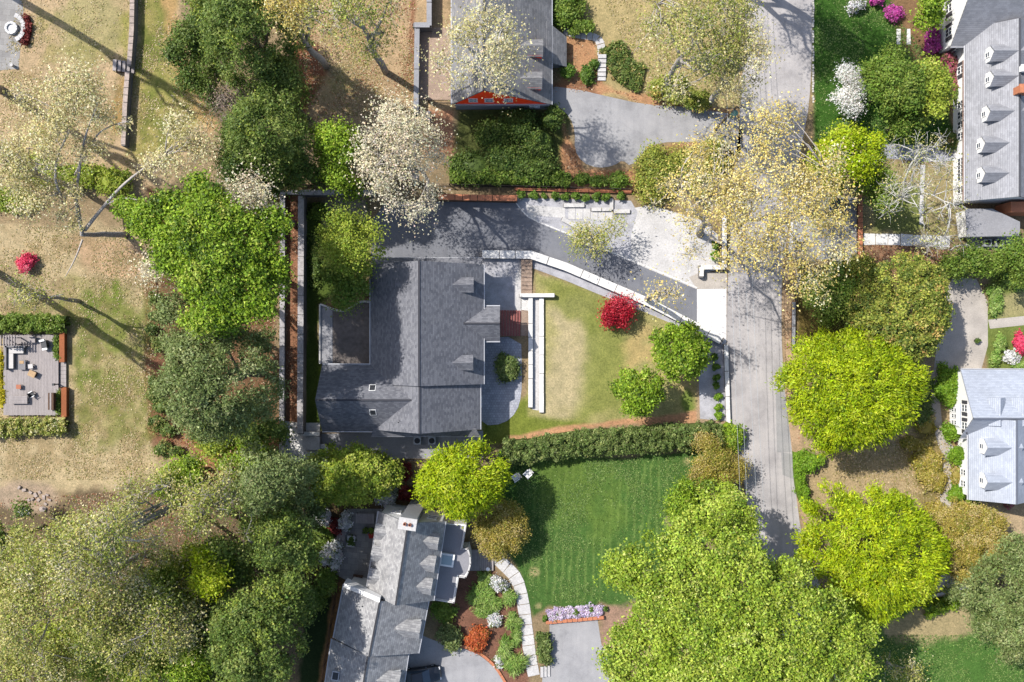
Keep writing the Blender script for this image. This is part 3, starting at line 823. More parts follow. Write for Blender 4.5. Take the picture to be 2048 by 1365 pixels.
def dormer(parent, F, ang, w_, D, zb, hw, rr, wallm, roofm, win=True, shutters=False, cheek=None, over=.14):
    """gabled dormer whose front centre stands at F (plan) and looks along ang"""
    f = Vector((math.cos(ang), math.sin(ang))); s = Vector((-f.y, f.x)); F = Vector(F[:2])
    p3 = lambda a, b, z: tuple(F + f * a + s * b) + (z,)
    V = []; h = w_ / 2
    for a in (0, -D): V += [p3(a, -h, zb - .5), p3(a, h, zb - .5), p3(a, h, zb + hw), p3(a, 0, zb + hw + rr - .05), p3(a, -h, zb + hw)]
    Fc = [(0, 1, 2, 3, 4), (9, 8, 7, 6, 5), (1, 6, 7, 2), (2, 7, 8, 3), (3, 8, 9, 4), (4, 9, 5, 0), (0, 5, 6, 1)]
    body = mesh('dormer', V, Fc, cheek or wallm, parent)
    if cheek: 
        mesh('front_panel', [p3(.02, -h, zb - .2), p3(.02, h, zb - .2), p3(.02, h, zb + hw), p3(.02, 0, zb + hw + rr - .05), p3(.02, -h, zb + hw)], [(0, 1, 2, 3, 4)], wallm, body)
    k = rr / h; e = h + over; ze = zb + hw - over * k
    slab('dormer_roof', [p3(-D, e, ze), p3(over, e, ze), p3(over, 0, zb + hw + rr), p3(-D, 0, zb + hw + rr)], roofm, body, .07)
    slab('dormer_roof', [p3(over, -e, ze), p3(-D, -e, ze), p3(-D, 0, zb + hw + rr - .003), p3(over, 0, zb + hw + rr - .003)], roofm, body, .07)
    if win:
        m = MB(); q = F + f * .05; an = math.atan2(s.y, s.x); ww = w_ * (.5 if shutters else .34); wh = hw * (.8 if shutters else .6)
        for t_ in (-1, 1): e_ = q + s * t_ * ww / 2; m.rbox(e_.x, e_.y, zb + .05, .08, .07, wh, an)
        m.rbox(q.x, q.y, zb + .05 + wh, ww + .16, .07, .08, an); m.rbox(q.x, q.y, zb - .02, ww + .2, .09, .07, an); m.rbox(q.x, q.y, zb + .05 + wh / 2, ww - .08, .06, .05, an)
        m.build('window_frame', M['white'], body)
        MB().rbox(q.x - f.x * .015, q.y - f.y * .015, zb + .05, ww - .08, .03, wh, an).build('window_pane', M['glass'], body)
        if shutters:
            for t_ in (-1, 1): e_ = q + s * t_ * (ww / 2 + .2); MB().rbox(e_.x, e_.y, zb + .05, .26, .05, wh, an).build('shutter', M['shutter'], body)
    return body

def chimney(parent, x, y, z0, z1, lx, ly, mat, capm, ang=0, flues=2):
    m = MB(); m.rbox(x, y, z0, lx, ly, z1 - z0 - .2, ang); o = m.build('chimney', mat, parent)
    MB().rbox(x, y, z1 - .2, lx + .16, ly + .16, .2, ang).build('chimney_cap', capm, o)
    for k in range(flues):
        MB().ring(x + (k - (flues - 1) / 2) * .55 * math.cos(ang), y + (k - (flues - 1) / 2) * .55 * math.sin(ang), z1 - .02, z1 + .3, .17, .12, 12).build('flue', M['terracotta'], o)
    return o

def vent_pipe(parent, x, y, z):
    MB().cyl(x, y, z - .4, z + .35, .06, .06, 8).build('vent_pipe', M['metal_dark'], parent)

# --- the charcoal roofed house in the middle
H1 = thing('house', 'large white house with charcoal shingle roof and two dormers', 'house', P(850, 690))
rN = P(838, 522, 9.2); rM = P(838, 773, 9.2); rS = P(838, 868, 8.9)
xr = rN[0]; xw = P(741, 600, 4.8)[0]; xe = P(967, 600, 4.8)[0]; xe2 = P(960, 800, 4.7)[0]
gable_block(H1, (xr, rN[1]), (xr, rM[1]), xe - xr, xr - xw, 9.2, 4.8, 4.8, M['shingle_main'], M['white'], end=.25)
gable_block(H1, (xr, rM[1] + .15), (xr, rS[1]), xe2 - xr, xr - xw, 8.85, 4.5, 4.6, M['shingle_main'], M['white'], end=.25)
for yy, sg in ((rN[1], 1), (rS[1], -1)):       # pent roofs across both gable ends
    y1 = yy + sg * .78
    e0 = (xw, y1, 4.55); e1 = ((xe if sg > 0 else xe2), y1, 4.55); t0 = (xw + .4, yy - sg * .1, 5.15); t1 = ((xe if sg > 0 else xe2) - .4, yy - sg * .1, 5.15)
    slab('pent_roof', [e0, e1, t1, t0] if sg < 0 else [e1, e0, t0, t1], M['shingle_main'], H1, .12)
    MB().box(xw, y1 - .06 if sg > 0 else y1 - .04, 4.38, e1[0], y1 + .05, 4.5).build('gutter', M['trim'], H1)
wr_ = P(631, 806, 8.0); wy0 = P(650, 730, 4.8)[1]; wy1 = P(650, 863, 4.8)[1]; yr = (wy0 + wy1) / 2
gable_block(H1, (wr_[0], yr), (xr, yr), wy0 - yr, yr - wy1, 8.2, 4.8, 4.8, M['shingle_main'], M['white'], end=.3)
po = P(1000, 648, 4.6); py_ = po[1]; hw_ = 1.95
gable_block(H1, (po[0], py_), (xr + 1.5, py_), hw_, hw_, 6.2, 4.5, 4.5, M['shingle_main'], M['white'], end=.5)
for (px_, py) in ((945, 570.5), (944, 726)):
    q = P(px_, py, 6.4); dormer(H1, q, 0, 1.4, 3.4, 5.85, .6, .55, M['white'], M['shingle_main'])
for (px_, py) in ((745, 777), (746, 824)):
    sgn = 1 if py < 800 else -1
    zz = 8.0 - 3.2 * abs(P(0, py, 7)[1] - yr) / (wy0 - yr) + .02; q = P(px_, py, zz)
    sl = math.atan2(3.2, wy0 - yr) * -sgn
    fr = MB(); Rm = Matrix.Translation(q) @ Matrix.Rotation(sl, 4, 'X')
    b1 = MB().box(-.36, -.42, -.1, .36, .42, .12); b2 = MB().box(-.3, -.36, .1, .3, .36, .135)
    fo = mesh('skylight', [Rm @ Vector(v) for v in b1.v], b1.f, M['white'], H1)
    mesh('skylight_glass', [Rm @ Vector(v) for v in b2.v], b2.f, M['metal_dark'], fo)
for (px_, py, z) in ((797, 845, 6.9), (800, 842, 6.95)): vent_pipe(H1, *P(px_, py, z))
# bay with curved parapet on its garden side
bay = pxpoly(smooth_line([(640,609),(652,613),(668,620),(685,623),(697,619),(708,610),(722,603),(742,604)], 2) + [(742,728),(640,728)], 2.6)
MB().prism(bay, -.05, 2.6).build('bay', M['wallface'], H1)
MB().prism(pxpoly([(666,624),(690,626),(700,621),(712,611),(726,606),(741,606),(741,727),(666,727)], 2.6), 2.55, 2.62).build('bay_floor', M['paver_dark'], H1)
MB().prism(pxpoly([(642,614),(654,617),(665,622),(665,727),(642,727)], 2.6), 2.55, 2.64).build('bay_ledge', M['conc_dark'], H1)
pp = smooth_line([(640,609),(652,613),(668,620),(685,623),(697,619),(708,610),(722,603),(740,604)], 2)
tm = MB(); tm.tube([P(a, b, 2.72) for a, b in pp], [.13] * len(pp), 6); tm.tube([P(640, 609, 2.72), P(640, 728, 2.72)], [.11, .11], 6); tm.build('parapet', M['conc'], H1)
for py in (560, 700, 800): window(H1, (xe - .34, P(0, py)[1]), (0, 1), 1.1, 1.4, 3.4)
MB().box(po[0] - .52, py_ - .55, .9, po[0] - .44, py_ + .55, 3.1).build('front_door', M['shutter'], H1)

# --- the lower house with weathered grey shingles
H2 = thing('house', 'long white house with weathered grey shingles and row of gabled dormers', 'house', P(770, 1200))
def along(A, B): 
    u = (Vector(B[:2]) - Vector(A[:2])).normalized(); return u, Vector((-u.y, u.x))
A1 = Vector(P(816, 1047, 9)[:2]); B1 = Vector(P(791, 1212, 9)[:2])
wA = 3.75
u2, n2 = gable_block(H2, A1, B1, wA, wA, 9.0, 5.4, 5.4, M['shingle_bot'], M['white'], end=.08)
A2 = Vector(P(759, 1207, 8.2)[:2]); B2 = Vector(P(738, 1314, 8.2)[:2])
gable_block(H2, A2 - u2 * .2, B2, 5.0, 4.6, 8.2, 4.6, 4.9, M['shingle_bot'], M['white'], end=.3)
A3 = Vector(P(735, 1314, 7.9)[:2]); B3 = A3 + u2 * 9
gable_block(H2, A3 - u2 * .1, B3, 4.1, 4.6, 7.95, 4.7, 4.65, M['shingle_bot'], M['white'], end=.3)
fang = math.atan2(n2.y, n2.x)
pA = A2 - u2 * .2; pB = pA - n2 * 4.6; pw = u2 * .42
mesh('gable_parapet', [tuple(pA - pw) + (8.42,), tuple(pA + pw * .1) + (8.42,), tuple(pB + pw * .1) + (5.1,), tuple(pB - pw) + (5.1,), tuple(pA - pw) + (7.4,), tuple(pA + pw * .1) + (7.4,), tuple(pB + pw * .1) + (3.0,), tuple(pB - pw) + (3.0,)], [(3,2,1,0),(4,5,6,7),(0,1,5,4),(1,2,6,5),(2,3,7,6),(3,0,4,7)], M['white'], H2)
for k, d in enumerate((2.1, 4.6, 7.1)):
    dormer(H2, A1 + u2 * d + n2 * (wA - .45), fang, 1.55, 2.2, 5.7, .95, .7, M['white'], M['shingle_bot'], shutters=True)
    dormer(H2, A1 + u2 * (d - .1) - n2 * (wA - .15), fang + math.pi, 1.5, 2.0, 5.5, .8, .45, M['white'], M['shingle_bot'])
dormer(H2, A2 + u2 * 3.0 + n2 * 4.55, fang, 1.7, 2.6, 4.9, 1.2, .8, M['white'], M['shingle_bot'], shutters=True)
dormer(H2, A3 + u2 * 2.8 + n2 * 3.6, fang, 1.7, 2.6, 5.0, 1.2, .8, M['white'], M['shingle_bot'], shutters=True)
cn = A1 - u2 * .25
chimney(H2, cn.x + .1, cn.y, -.05, 10.6, 1.75, 1.1, M['conc_dark'], M['conc'], math.atan2(n2.y, n2.x))
for d_, w2 in ((-1.9, 1.0), (2.2, 1.0)):
    q = A1 + u2 * .07 + n2 * d_; window(H2, q, (-n2.x, -n2.y), w2, 1.4, 4.2)
q = A2 - u2 * .2 + u2 * .28 - n2 * 3.2; window(H2, q, (-n2.x, -n2.y), .8, 1.3, 3.4); window(H2, q - n2 * .9, (-n2.x, -n2.y), .6, 1.3, 3.4)
# flat roofed porch with parapet and bowed centre
pz = 3.3
def PP(a, b, z=pz): return P(a, b, z)[:2]
porch = [PP(872, 1046), PP(932, 1050), PP(924, 1098), PP(936, 1098), PP(940, 1112), PP(941, 1128), PP(937, 1142), PP(931, 1155), PP(917, 1153), PP(908, 1205), PP(850, 1196)]
MB().prism(porch, -.05, pz).build('porch', M['white'], H2)
MB().prism([PP(874, 1048), PP(929, 1052), PP(921, 1100), PP(934, 1100), PP(938, 1112), PP(939, 1128), PP(935, 1142), PP(929, 1152), PP(914, 1150), PP(905, 1202), PP(852, 1194)], pz - .02, pz + .02).build('flat_roof', M['tar'], H2)
pr = MB(); pl = [PP(932, 1050), PP(924, 1098), PP(936, 1098), PP(940, 1112), PP(941, 1128), PP(937, 1142), PP(931, 1155), PP(917, 1153), PP(908, 1205), PP(852, 1196)]
for a, b in zip(pl[:-1], pl[1:]):
    a = Vector(a); b = Vector(b); L = (b - a).length; mid = (a + b) / 2; pr.rbox(mid.x, mid.y, pz - .3, L + .12, .14, .5, math.atan2((b - a).y, (b - a).x))
pr.build('parapet', M['conc'], H2)
hq = P(894, 1121, pz + .4); ha = math.atan2(n2.y, n2.x)
hb = MB().rbox(hq[0], hq[1], pz, 1.6, 1.45, .4, ha).build('roof_hatch', M['white'], H2)
MB().rbox(hq[0], hq[1], pz + .38, 1.2, 1.05, .05, ha).build('hatch_glass', M['glass_pale'], hb)
for (x, y, z) in ((725, 1212, 6.7), (711, 1350, 6.2)): vent_pipe(H2, *P(x, y, z))
q = P(671, 1352, 5.9); fo = MB().rbox(q[0], q[1], 5.3, .8, 1.0, .7, ha).build('skylight', M['trim'], H2)
MB().rbox(q[0], q[1], 5.98, .62, .8, .05, ha).build('skylight_glass', M['metal_dark'], fo)

# --- the red gabled house at the top
H3 = thing('house', 'house with dark grey roof and bright red gable siding', 'house', P(1000, 120))
A = Vector(P(967, 181, 8.0)[:2]); yS = A.y; yN = 48.0
xw3 = P(904, 100, 2.5)[0]; xe3 = P(1103, 200, 2.5)[0]; xr3 = A.x
gable_block(H3, (xr3, yN), (xr3, yS), xe3 - xr3, xr3 - xw3, 8.0, 2.5, 2.5, M['shingle_top'], M['conc_dark'], end=.1, over=.3)
gz = lambda x: 8.0 - 5.5 * (x - xr3) / (xe3 - xr3) if x > xr3 else 8.0 - 5.5 * (xr3 - x) / (xr3 - xw3)
mesh('gable_siding', [(xw3 + .25, yS + .07, 2.45), (xe3 - .25, yS + .07, 2.45), (xr3, yS + .07, 7.78)], [(0, 1, 2)], M['red_paint'], H3)
MB().box(xw3 + .25, yS - .06, 2.3, xe3 - .2, yS + .09, 2.44).build('belt_trim', M['trim'], H3)
for x_ in (-4.4, -2.6, -.4): window(H3, (x_, yS + .09), (1, 0), .9, 1.1, 4.0)
window(H3, (2.6, yS + .1), (1, 0), 1.1, 1.0, 1.5)
e0 = P(1134, 130, 1.9); e1 = P(1134, 70, 1.9); sl3 = 5.5 / (xe3 - xr3); xe4 = e0[0]; ze4 = gz(xe4)
slab('roof_slope', [(xe4, e0[1], ze4 + .03), (xe4, e1[1], ze4 + .03), (xe3 - .6, e1[1] + 1.2, gz(xe3 - .6) + .03), (xe3 - .6, e0[1], gz(xe3 - .6) + .03)], M['shingle_top'], H3)
MB().box(xe3 - .5, e0[1] + .25, -.05, xe4 - .3, e1[1] - .2, ze4 - .05).build('wall', M['conc_dark'], H3)
for (px_, py, hw3) in ((1084, 93, .9), (1082, 158, .9)):
    q = P(px_, py, 5.0); dormer(H3, q, 0, 1.7, 2.6, 3.6, hw3, .7, M['red_paint'], M['shingle_top'])
# --- the grey roofed house, upper right
H4 = thing('house', 'white house with long grey roof and five small dormers', 'house', P(1990, 250))
y0 = P(0, 401, 4)[1]; x_e = P(1931, 300, 3.3)[0]; x_r = P(2040, 200, 6.6)[0]; yv = 42.0
gable_block(H4, (x_r, 35.5), (x_r, y0), x_r - x_e, x_r - x_e, 6.6, 3.3, 3.3, M['shingle_right'], M['white'], over=.3, end=.3)
wx = P(1902, 92, 3.2)[0]; wy = P(0, 93, 3.2)[1]
gable_block(H4, (wx, wy + 5.3), (wx + 16, wy + 5.3), 5.3, 5.3, 8.2, 3.2, 3.2, M['shingle_right'], M['white'], over=.25, end=.2)
for py in (117, 166, 233, 294, 353):
    px_ = 1962 if py < 200 else (1957 if py < 260 else 1950)
    q = P(px_ + 3, py, 3.9); zb = 3.3 + 3.3 * (q[0] - x_e) / (x_r - x_e)
    dormer(H4, q, math.pi, 1.6, 3.9, zb, 1.25, .75, M['white'], M['shingle_right'])
for py in (150, 218, 238, 258, 280, 330, 345, 360, 385):
    window(H4, (x_e + .3, P(0, py)[1]), (0, -1), .85, 1.35, 1.8, py < 200)
for yy in (wy + 1.9, wy + 4.6): window(H4, (wx + .2, yy), (0, -1), .9, 1.4, 2.4, True)
window(H4, (wx + 1.8, wy + .25), (1, 0), 1.0, 1.2, 1.3, True)
MB().box(x_e - .2, y0 - .1, 3.0, x_e + .02, 32.0, 3.16).build('gutter', M['copper'], H4)
# brick gable end and lower flat wing
MB().box(P(1990,0)[0], y0 - 1.2, -.05, 66, y0 - .02, 3.2).build('brick_end', M['brick_orange'], H4)
lw = MB().prism([P(1931, 421, 2.2)[:2], P(1985, 421, 2.2)[:2], P(2038, 445, 2.2)[:2], P(2038, 470, 2.2)[:2], P(1937, 472, 2.2)[:2]], -.05, 2.0); lw.build('wing_wall', M['white'], H4)
slab('wing_roof', [P(1934, 474, 2.15), P(2040, 472, 2.15), P(2040, 444, 2.4), P(1985, 418, 2.5), P(1931, 418, 2.5)], M['conc_dark'], H4, .12)
chimney(H4, P(2046, 180, 7)[0], P(2046, 180, 7)[1], 5, 7.6, 1.2, .8, M['brick_orange'], M['brick_orange'], 0, 1)
chimney(H4, P(2052, 137, 7)[0], P(2052, 137, 7)[1], 5, 7.2, 1.0, .6, M['white'], M['white'], 0, 0)
# --- the pale slate roofed house, right
H5 = thing('house', 'white house with pale blue grey roof and bay porch', 'house', P(1985, 870))
x5 = P(1937, 930, 3.2)[0]; r5 = P(2032, 950, 5.8)[0]; ya = P(0, 840, 5)[1]; yb = P(0, 1001, 3.5)[1]
gable_block(H5, (r5, ya), (r5, yb), r5 - x5, r5 - x5, 6.0, 3.2, 3.2, M['shingle_slate'], M['white'], over=.35, end=.35)
g5 = P(1952, 838, 5.4); yN5 = P(0, 740, 2.7)[1]; yS5 = P(0, 876, 2.7)[1]
gable_block(H5, (g5[0] - .25, g5[1]), (r5 + 4, g5[1]), yN5 - g5[1], g5[1] - yS5, 5.4, 2.7, 2.7, M['shingle_slate'], M['white'], over=.3, end=.3)
for py in (892, 960):
    q = P(1960, py, 3.9); zb = 3.2 + 2.8 * (q[0] - x5) / (r5 - x5); dormer(H5, q, math.pi, 1.65, 3.8, zb, 1.2, .7, M['white'], M['shingle_slate'])
for px_ in (1990, 2036):
    q = P(px_, 798, 4.2); dormer(H5, q, math.pi / 2, 1.6, 3.0, 3.7, 1.0, .6, M['white'], M['shingle_slate'])
for py in (941, 963): window(H5, (x5 + .35, P(0, py)[1]), (0, -1), .7, 1.0, 1.5, False)
for yy in (g5[1] + 1.0, g5[1] - 1.0): window(H5, (g5[0] + .05, yy), (0, -1), .8, 1.1, 3.0, True)
bw = pxpoly([(1908,812),(1914,806),(1932,803),(1932,860),(1914,858),(1908,850)], 1.0)
MB().prism(bw, -.05, 2.0).build('bay_wall', M['white'], H5)
slab('bay_roof', [P(1919, 856, 2.05), P(1919, 808, 2.05), P(1933, 803, 2.5), P(1933, 860, 2.5)], M['shingle_slate'], H5, .1)
for py in (820, 832, 845): window(H5, (P(1908.5, py, 1)[0], P(0, py, 1)[1]), (0, -1), .45, 1.1, 1.05)
MB().prism(pxpoly([(1910,882),(1931,878),(1931,889),(1910,890)]), -.05, .25).build('doorstep', M['wood_dark'], H5)

# ------------------------------------------------------------------ vegetation
def leaf_mesh(name, V, Cc):
    """V: (N,3,3) leaf triangles, Cc: (N,3) colours"""
    N = len(V)
    me = bpy.data.meshes.new(name)
    me.vertices.add(N * 3); me.vertices.foreach_set('co', V.astype(np.float32).ravel())
    me.loops.add(N * 3); me.loops.foreach_set('vertex_index', np.arange(N * 3, dtype=np.int32))
    me.polygons.add(N); me.polygons.foreach_set('loop_start', np.arange(N, dtype=np.int32) * 3)
    at = me.color_attributes.new('Col', 'FLOAT_COLOR', 'POINT')
    cc = np.repeat(np.concatenate([Cc, np.ones((N, 1))], 1), 3, 0)
    at.data.foreach_set('color', cc.astype(np.float32).ravel())
    me.materials.append(M['leaf'])
    me.update(calc_edges=True)
    return me

def leaf_quads(rs, Pn, Nn, ls, lw, out=None):
    """leaf quads at points Pn facing Nn; out: preferred long direction"""
    N = len(Pn)
    Nn = Nn / (np.linalg.norm(Nn, axis=1, keepdims=True) + 1e-9)
    t = rs.randn(N, 3)
    if out is not None: t = out * 2.2 + t * .6
    t -= Nn * (t * Nn).sum(1, keepdims=True); t /= (np.linalg.norm(t, axis=1, keepdims=True) + 1e-9)
    b = np.cross(Nn, t)
    s = (0.6 + 0.8 * rs.rand(N, 1))
    L = ls * s; W = lw * s * (0.8 + .4 * rs.rand(N, 1))
    m_ = Pn - t * L * .55
    return np.stack([Pn + t * L, m_ + b * W, m_ - b * W], 1)

def leaf_cols(rs, pal, cl, ncl, jit=.17, cj=.07):
    pc = np.array([q[:3] for q in pal]); w_ = np.array([q[3] for q in pal], float); w_ /= w_.sum()
    ci = rs.choice(len(pal), ncl, p=w_); base = pc[ci] * np.exp(rs.randn(ncl, 1) * cj)
    li = rs.choice(len(pal), len(cl), p=w_)
    own = rs.rand(len(cl), 1) < .45
    col = np.where(own, pc[li], base[cl]) * np.exp(rs.randn(len(cl), 1) * jit)
    col *= 1 + rs.randn(len(cl), 3) * .05
    return np.clip(col, .003, .95)

def pal(*a):
    return [tuple(c(r, g, b, KF)[:3]) + (w_,) for r, g, b, w_ in a]

PAL = {
 'pale': pal((240,230,186,3),(226,214,158,3),(206,196,128,2),(190,182,120,1)),
 'cream': pal((244,234,206,4),(232,220,186,3),(216,204,160,2),(196,178,150,1)),
 'gold': pal((240,222,146,3),(228,206,118,3),(208,188,104,2),(242,232,190,1.5)),
 'palegreen': pal((204,196,122,3),(176,178,88,3),(146,156,64,3),(222,212,164,1),(112,130,52,1.6)),
 'bright': pal((156,184,54,3),(132,162,38,3),(104,134,34,2.5),(186,198,84,1),(82,108,34,1)),
 'lime': pal((186,202,32,3),(166,188,20,3),(140,164,18,2.5),(198,208,64,1),(110,136,22,.8)),
 'maple': pal((182,200,78,3),(160,182,56,3),(132,158,46,2.5),(202,212,112,1),(104,130,42,.8)),
 'green': pal((126,150,58,3),(104,132,46,3),(146,164,72,2)),
 'dark': pal((100,122,52,3),(78,102,42,3),(124,142,66,1.5)),
 'ever': pal((122,142,64,3),(98,120,50,3),(150,164,84,2),(82,100,42,1),(160,176,70,.7)),
 'evergrey': pal((140,154,92,3),(116,132,72,3),(168,176,118,1.2),(96,110,56,1)),
 'olive': pal((188,174,24,3),(166,158,20,3),(140,142,26,2)),
 'magnolia': pal((178,182,78,3),(142,152,62,3),(104,122,52,3),(202,192,104,1),(190,160,90,.4)),
 'goldgreen': pal((176,190,70,3),(150,168,56,3),(124,146,48,2),(196,200,96,1)),
 'bronze': pal((188,170,84,3),(166,152,62,3),(204,184,122,2),(146,146,58,1.5)),
 'red': pal((206,40,62,3),(172,28,46,3),(232,84,98,1.5),(132,34,40,1)),
 'darkred': pal((130,52,48,3),(108,40,38,2),(156,72,62,1)),
 'orange': pal((210,112,64,3),(190,92,52,2),(168,120,60,1)),
 'pink': pal((244,90,124,3),(232,66,102,3),(250,134,156,1)),
 'magenta': pal((216,92,180,3),(196,74,160,3),(172,100,140,1)),
 'rose': pal((196,96,126,3),(172,110,110,2),(140,128,76,2)),
 'white': pal((252,250,248,4),(240,238,238,3),(214,214,206,1)),
 'whitegreen': pal((244,242,242,4),(226,224,226,3),(128,140,90,2)),
 'lilac': pal((230,212,238,4),(212,190,228,3),(242,230,246,2),(150,160,110,1)),
 'boxwood': pal((104,134,48,3),(82,114,40,3),(124,152,60,2)),
 'boxlight': pal((130,166,44,3),(110,148,36,3),(150,180,60,1)),
 'hedge': pal((122,140,74,3),(100,120,58,3),(148,160,94,2),(84,100,48,1)),
 'ivy': pal((118,136,64,3),(92,116,54,3),(150,156,84,2),(176,150,96,.6)),
 'twiggy': pal((170,150,136,2),(150,130,118,2),(120,116,84,1)),
 'perennial': pal((148,176,84,3),(120,156,66,2),(170,190,110,2)),
 'yellow': pal((226,206,50,3),(206,186,40,2),(170,170,50,2)),
}

STY = {  # density per m2 of plan, leaf half length, half width, clump radius, kind switches
 'pale':   dict(d=230, ls=.105, lw=.08, sf=.55, cr=1.25, sparse=1, bark='bark_pale'),
 'airy':   dict(d=125, ls=.105, lw=.08, sf=.6, cr=1.15, sparse=1, bark='bark_pale'),
 'dense':  dict(d=380, ls=.13, lw=.10, cr=1.15, bark='bark'),
 'leafy':  dict(d=390, ls=.14, lw=.105, cr=.95, bark='bark'),
 'feather':dict(d=370, ls=.20, lw=.07, cr=1.25, out=1, bark='bark'),
 'needle': dict(d=380, ls=.17, lw=.065, cr=1.3, bark='bark'),
 'shrub':  dict(d=340, ls=.12, lw=.085, sf=.3, cr=.55, bark='bark'),
 'spiky':  dict(d=260, ls=.28, lw=.05, cr=.6, out=1, bark='bark'),
 'flower': dict(d=460, ls=.10, lw=.08, sf=.3, cr=.4, bark='bark'),
 'twig':   dict(d=22, ls=.10, lw=.06, cr=1.3, sparse=2, bark='bark_white'),
}
NLEAF = 0

def crown_points(rs, Rx, Ry, zb, zt, cr, cover=1.25, low=.3, amp=1.0):
    """clump centres over a dome with an uneven outline; returns (n,4) x,y,z,r relative to the trunk"""
    n = max(5, int(math.pi * Rx * Ry / (math.pi * cr * cr) * cover * 2.0))
    ph = rs.rand(4) * 6.28
    a = rs.rand(n) * 2 * math.pi; u = np.sqrt(rs.rand(n)) * 1.0
    rim = 1 + amp * (.13 * np.sin(2 * a + ph[0]) + .10 * np.sin(3 * a + ph[1]) + .08 * np.sin(5 * a + ph[2]) + .06 * np.sin(8 * a + ph[3]))
    rr = cr * (0.65 + .6 * rs.rand(n))
    ins = np.minimum(rr, .45 * min(Rx, Ry))
    x = np.cos(a) * u * (Rx - ins * .5) * rim; y = np.sin(a) * u * (Ry - ins * .5) * rim
    zm = zb + (zt - zb) * .45
    dome = np.sqrt(np.clip(1 - u ** 2, 0, 1))
    z = zm + (zt - zm) * dome * (.72 + .28 * rs.rand(n)) - rr * .4
    lo = rs.rand(n) < low
    z = np.where(lo, zb + (zm - zb) * rs.rand(n) + .3 * (zt - zb) * (1 - u), z)
    return np.stack([x, y, np.maximum(z, zb * .8), rr], 1)

def foliage(rs, cl, area, st, pl, ctr=None):
    """leaf quads for clumps cl (n,4)"""
    N = int(area * st['d']); wgt = cl[:, 3] ** 2; wgt = wgt / wgt.sum()
    ci = rs.choice(len(cl), N, p=wgt)
    d = rs.randn(N, 3); d /= np.linalg.norm(d, axis=1, keepdims=True)
    up = rs.rand(N) < .65; d[:, 2] = np.where(up, np.abs(d[:, 2]), d[:, 2])
    r = cl[ci, 3:4] * (.35 + .75 * rs.rand(N, 1) ** .6)
    sc = rs.rand(N, 1) < st.get('sf', .4)                # stray leaves between the clumps
    r = np.where(sc, cl[ci, 3:4] * (.3 + (2.0 if st.get('sparse') else 1.5) * rs.rand(N, 1)), r)
    q = cl[ci, :3] + d * r * np.where(sc, np.array([[1, 1, .45]]), np.array([[1, 1, .75]]))
    q[:, 2] = np.maximum(q[:, 2], .06)
    nrm = d * .5 + np.array([0, 0, .5]) + rs.randn(N, 3) * .55
    out = None
    if st.get('out'):
        out = q - (np.array([0, 0, cl[:, 2].min()]) if ctr is None else ctr); out /= np.linalg.norm(out, axis=1, keepdims=True) + 1e-9
        out = out + d * .5
    V = leaf_quads(rs, q, nrm, st['ls'], st['lw'], out)
    return V, leaf_cols(rs, pl, ci, len(cl))

def core_quads(rx, ry, zb, zt, col, k=.8, n=12, m=7):
    """closed inner volume so that dense shrubs are not hollow"""
    V = []; zc = (zb + zt) / 2; hz = (zt - zb) / 2
    def pt(i, j):
        th = math.pi * (j + .02) / (m + .04); ph = 2 * math.pi * i / n
        f = k * (1 + .07 * math.sin(3 * ph + j) + .05 * math.sin(5 * ph - 2 * j))
        return (rx * f * math.sin(th) * math.cos(ph), ry * f * math.sin(th) * math.sin(ph), zc - hz * k * math.cos(th))
    for i in range(n):
        for j in range(m): V += [[pt(i, j), pt(i + 1, j), pt(i + 1, j + 1)], [pt(i, j), pt(i + 1, j + 1), pt(i, j + 1)]]
    V = np.array(V); return V, np.tile(np.array(col), (len(V), 1))

def limb(m, a, b, r0, r1, bend, rs, n=6, segs=4, wob=.025, arch=.10):
    a = np.array(a, float); b = np.array(b, float); L = np.linalg.norm(b - a)
    off = rs.randn(3) * bend * L; pts = []
    for k in range(segs + 1):
        t = k / segs; p = a + (b - a) * t + off * math.sin(math.pi * t) * .5 + (rs.randn(3) * L * wob if 0 < k < segs else 0)
        p[2] += L * arch * math.sin(math.pi * t)
        pts.append(tuple(p))
    m.tube(pts, [r0 + (r1 - r0) * k / segs for k in range(segs + 1)], n)
    return pts

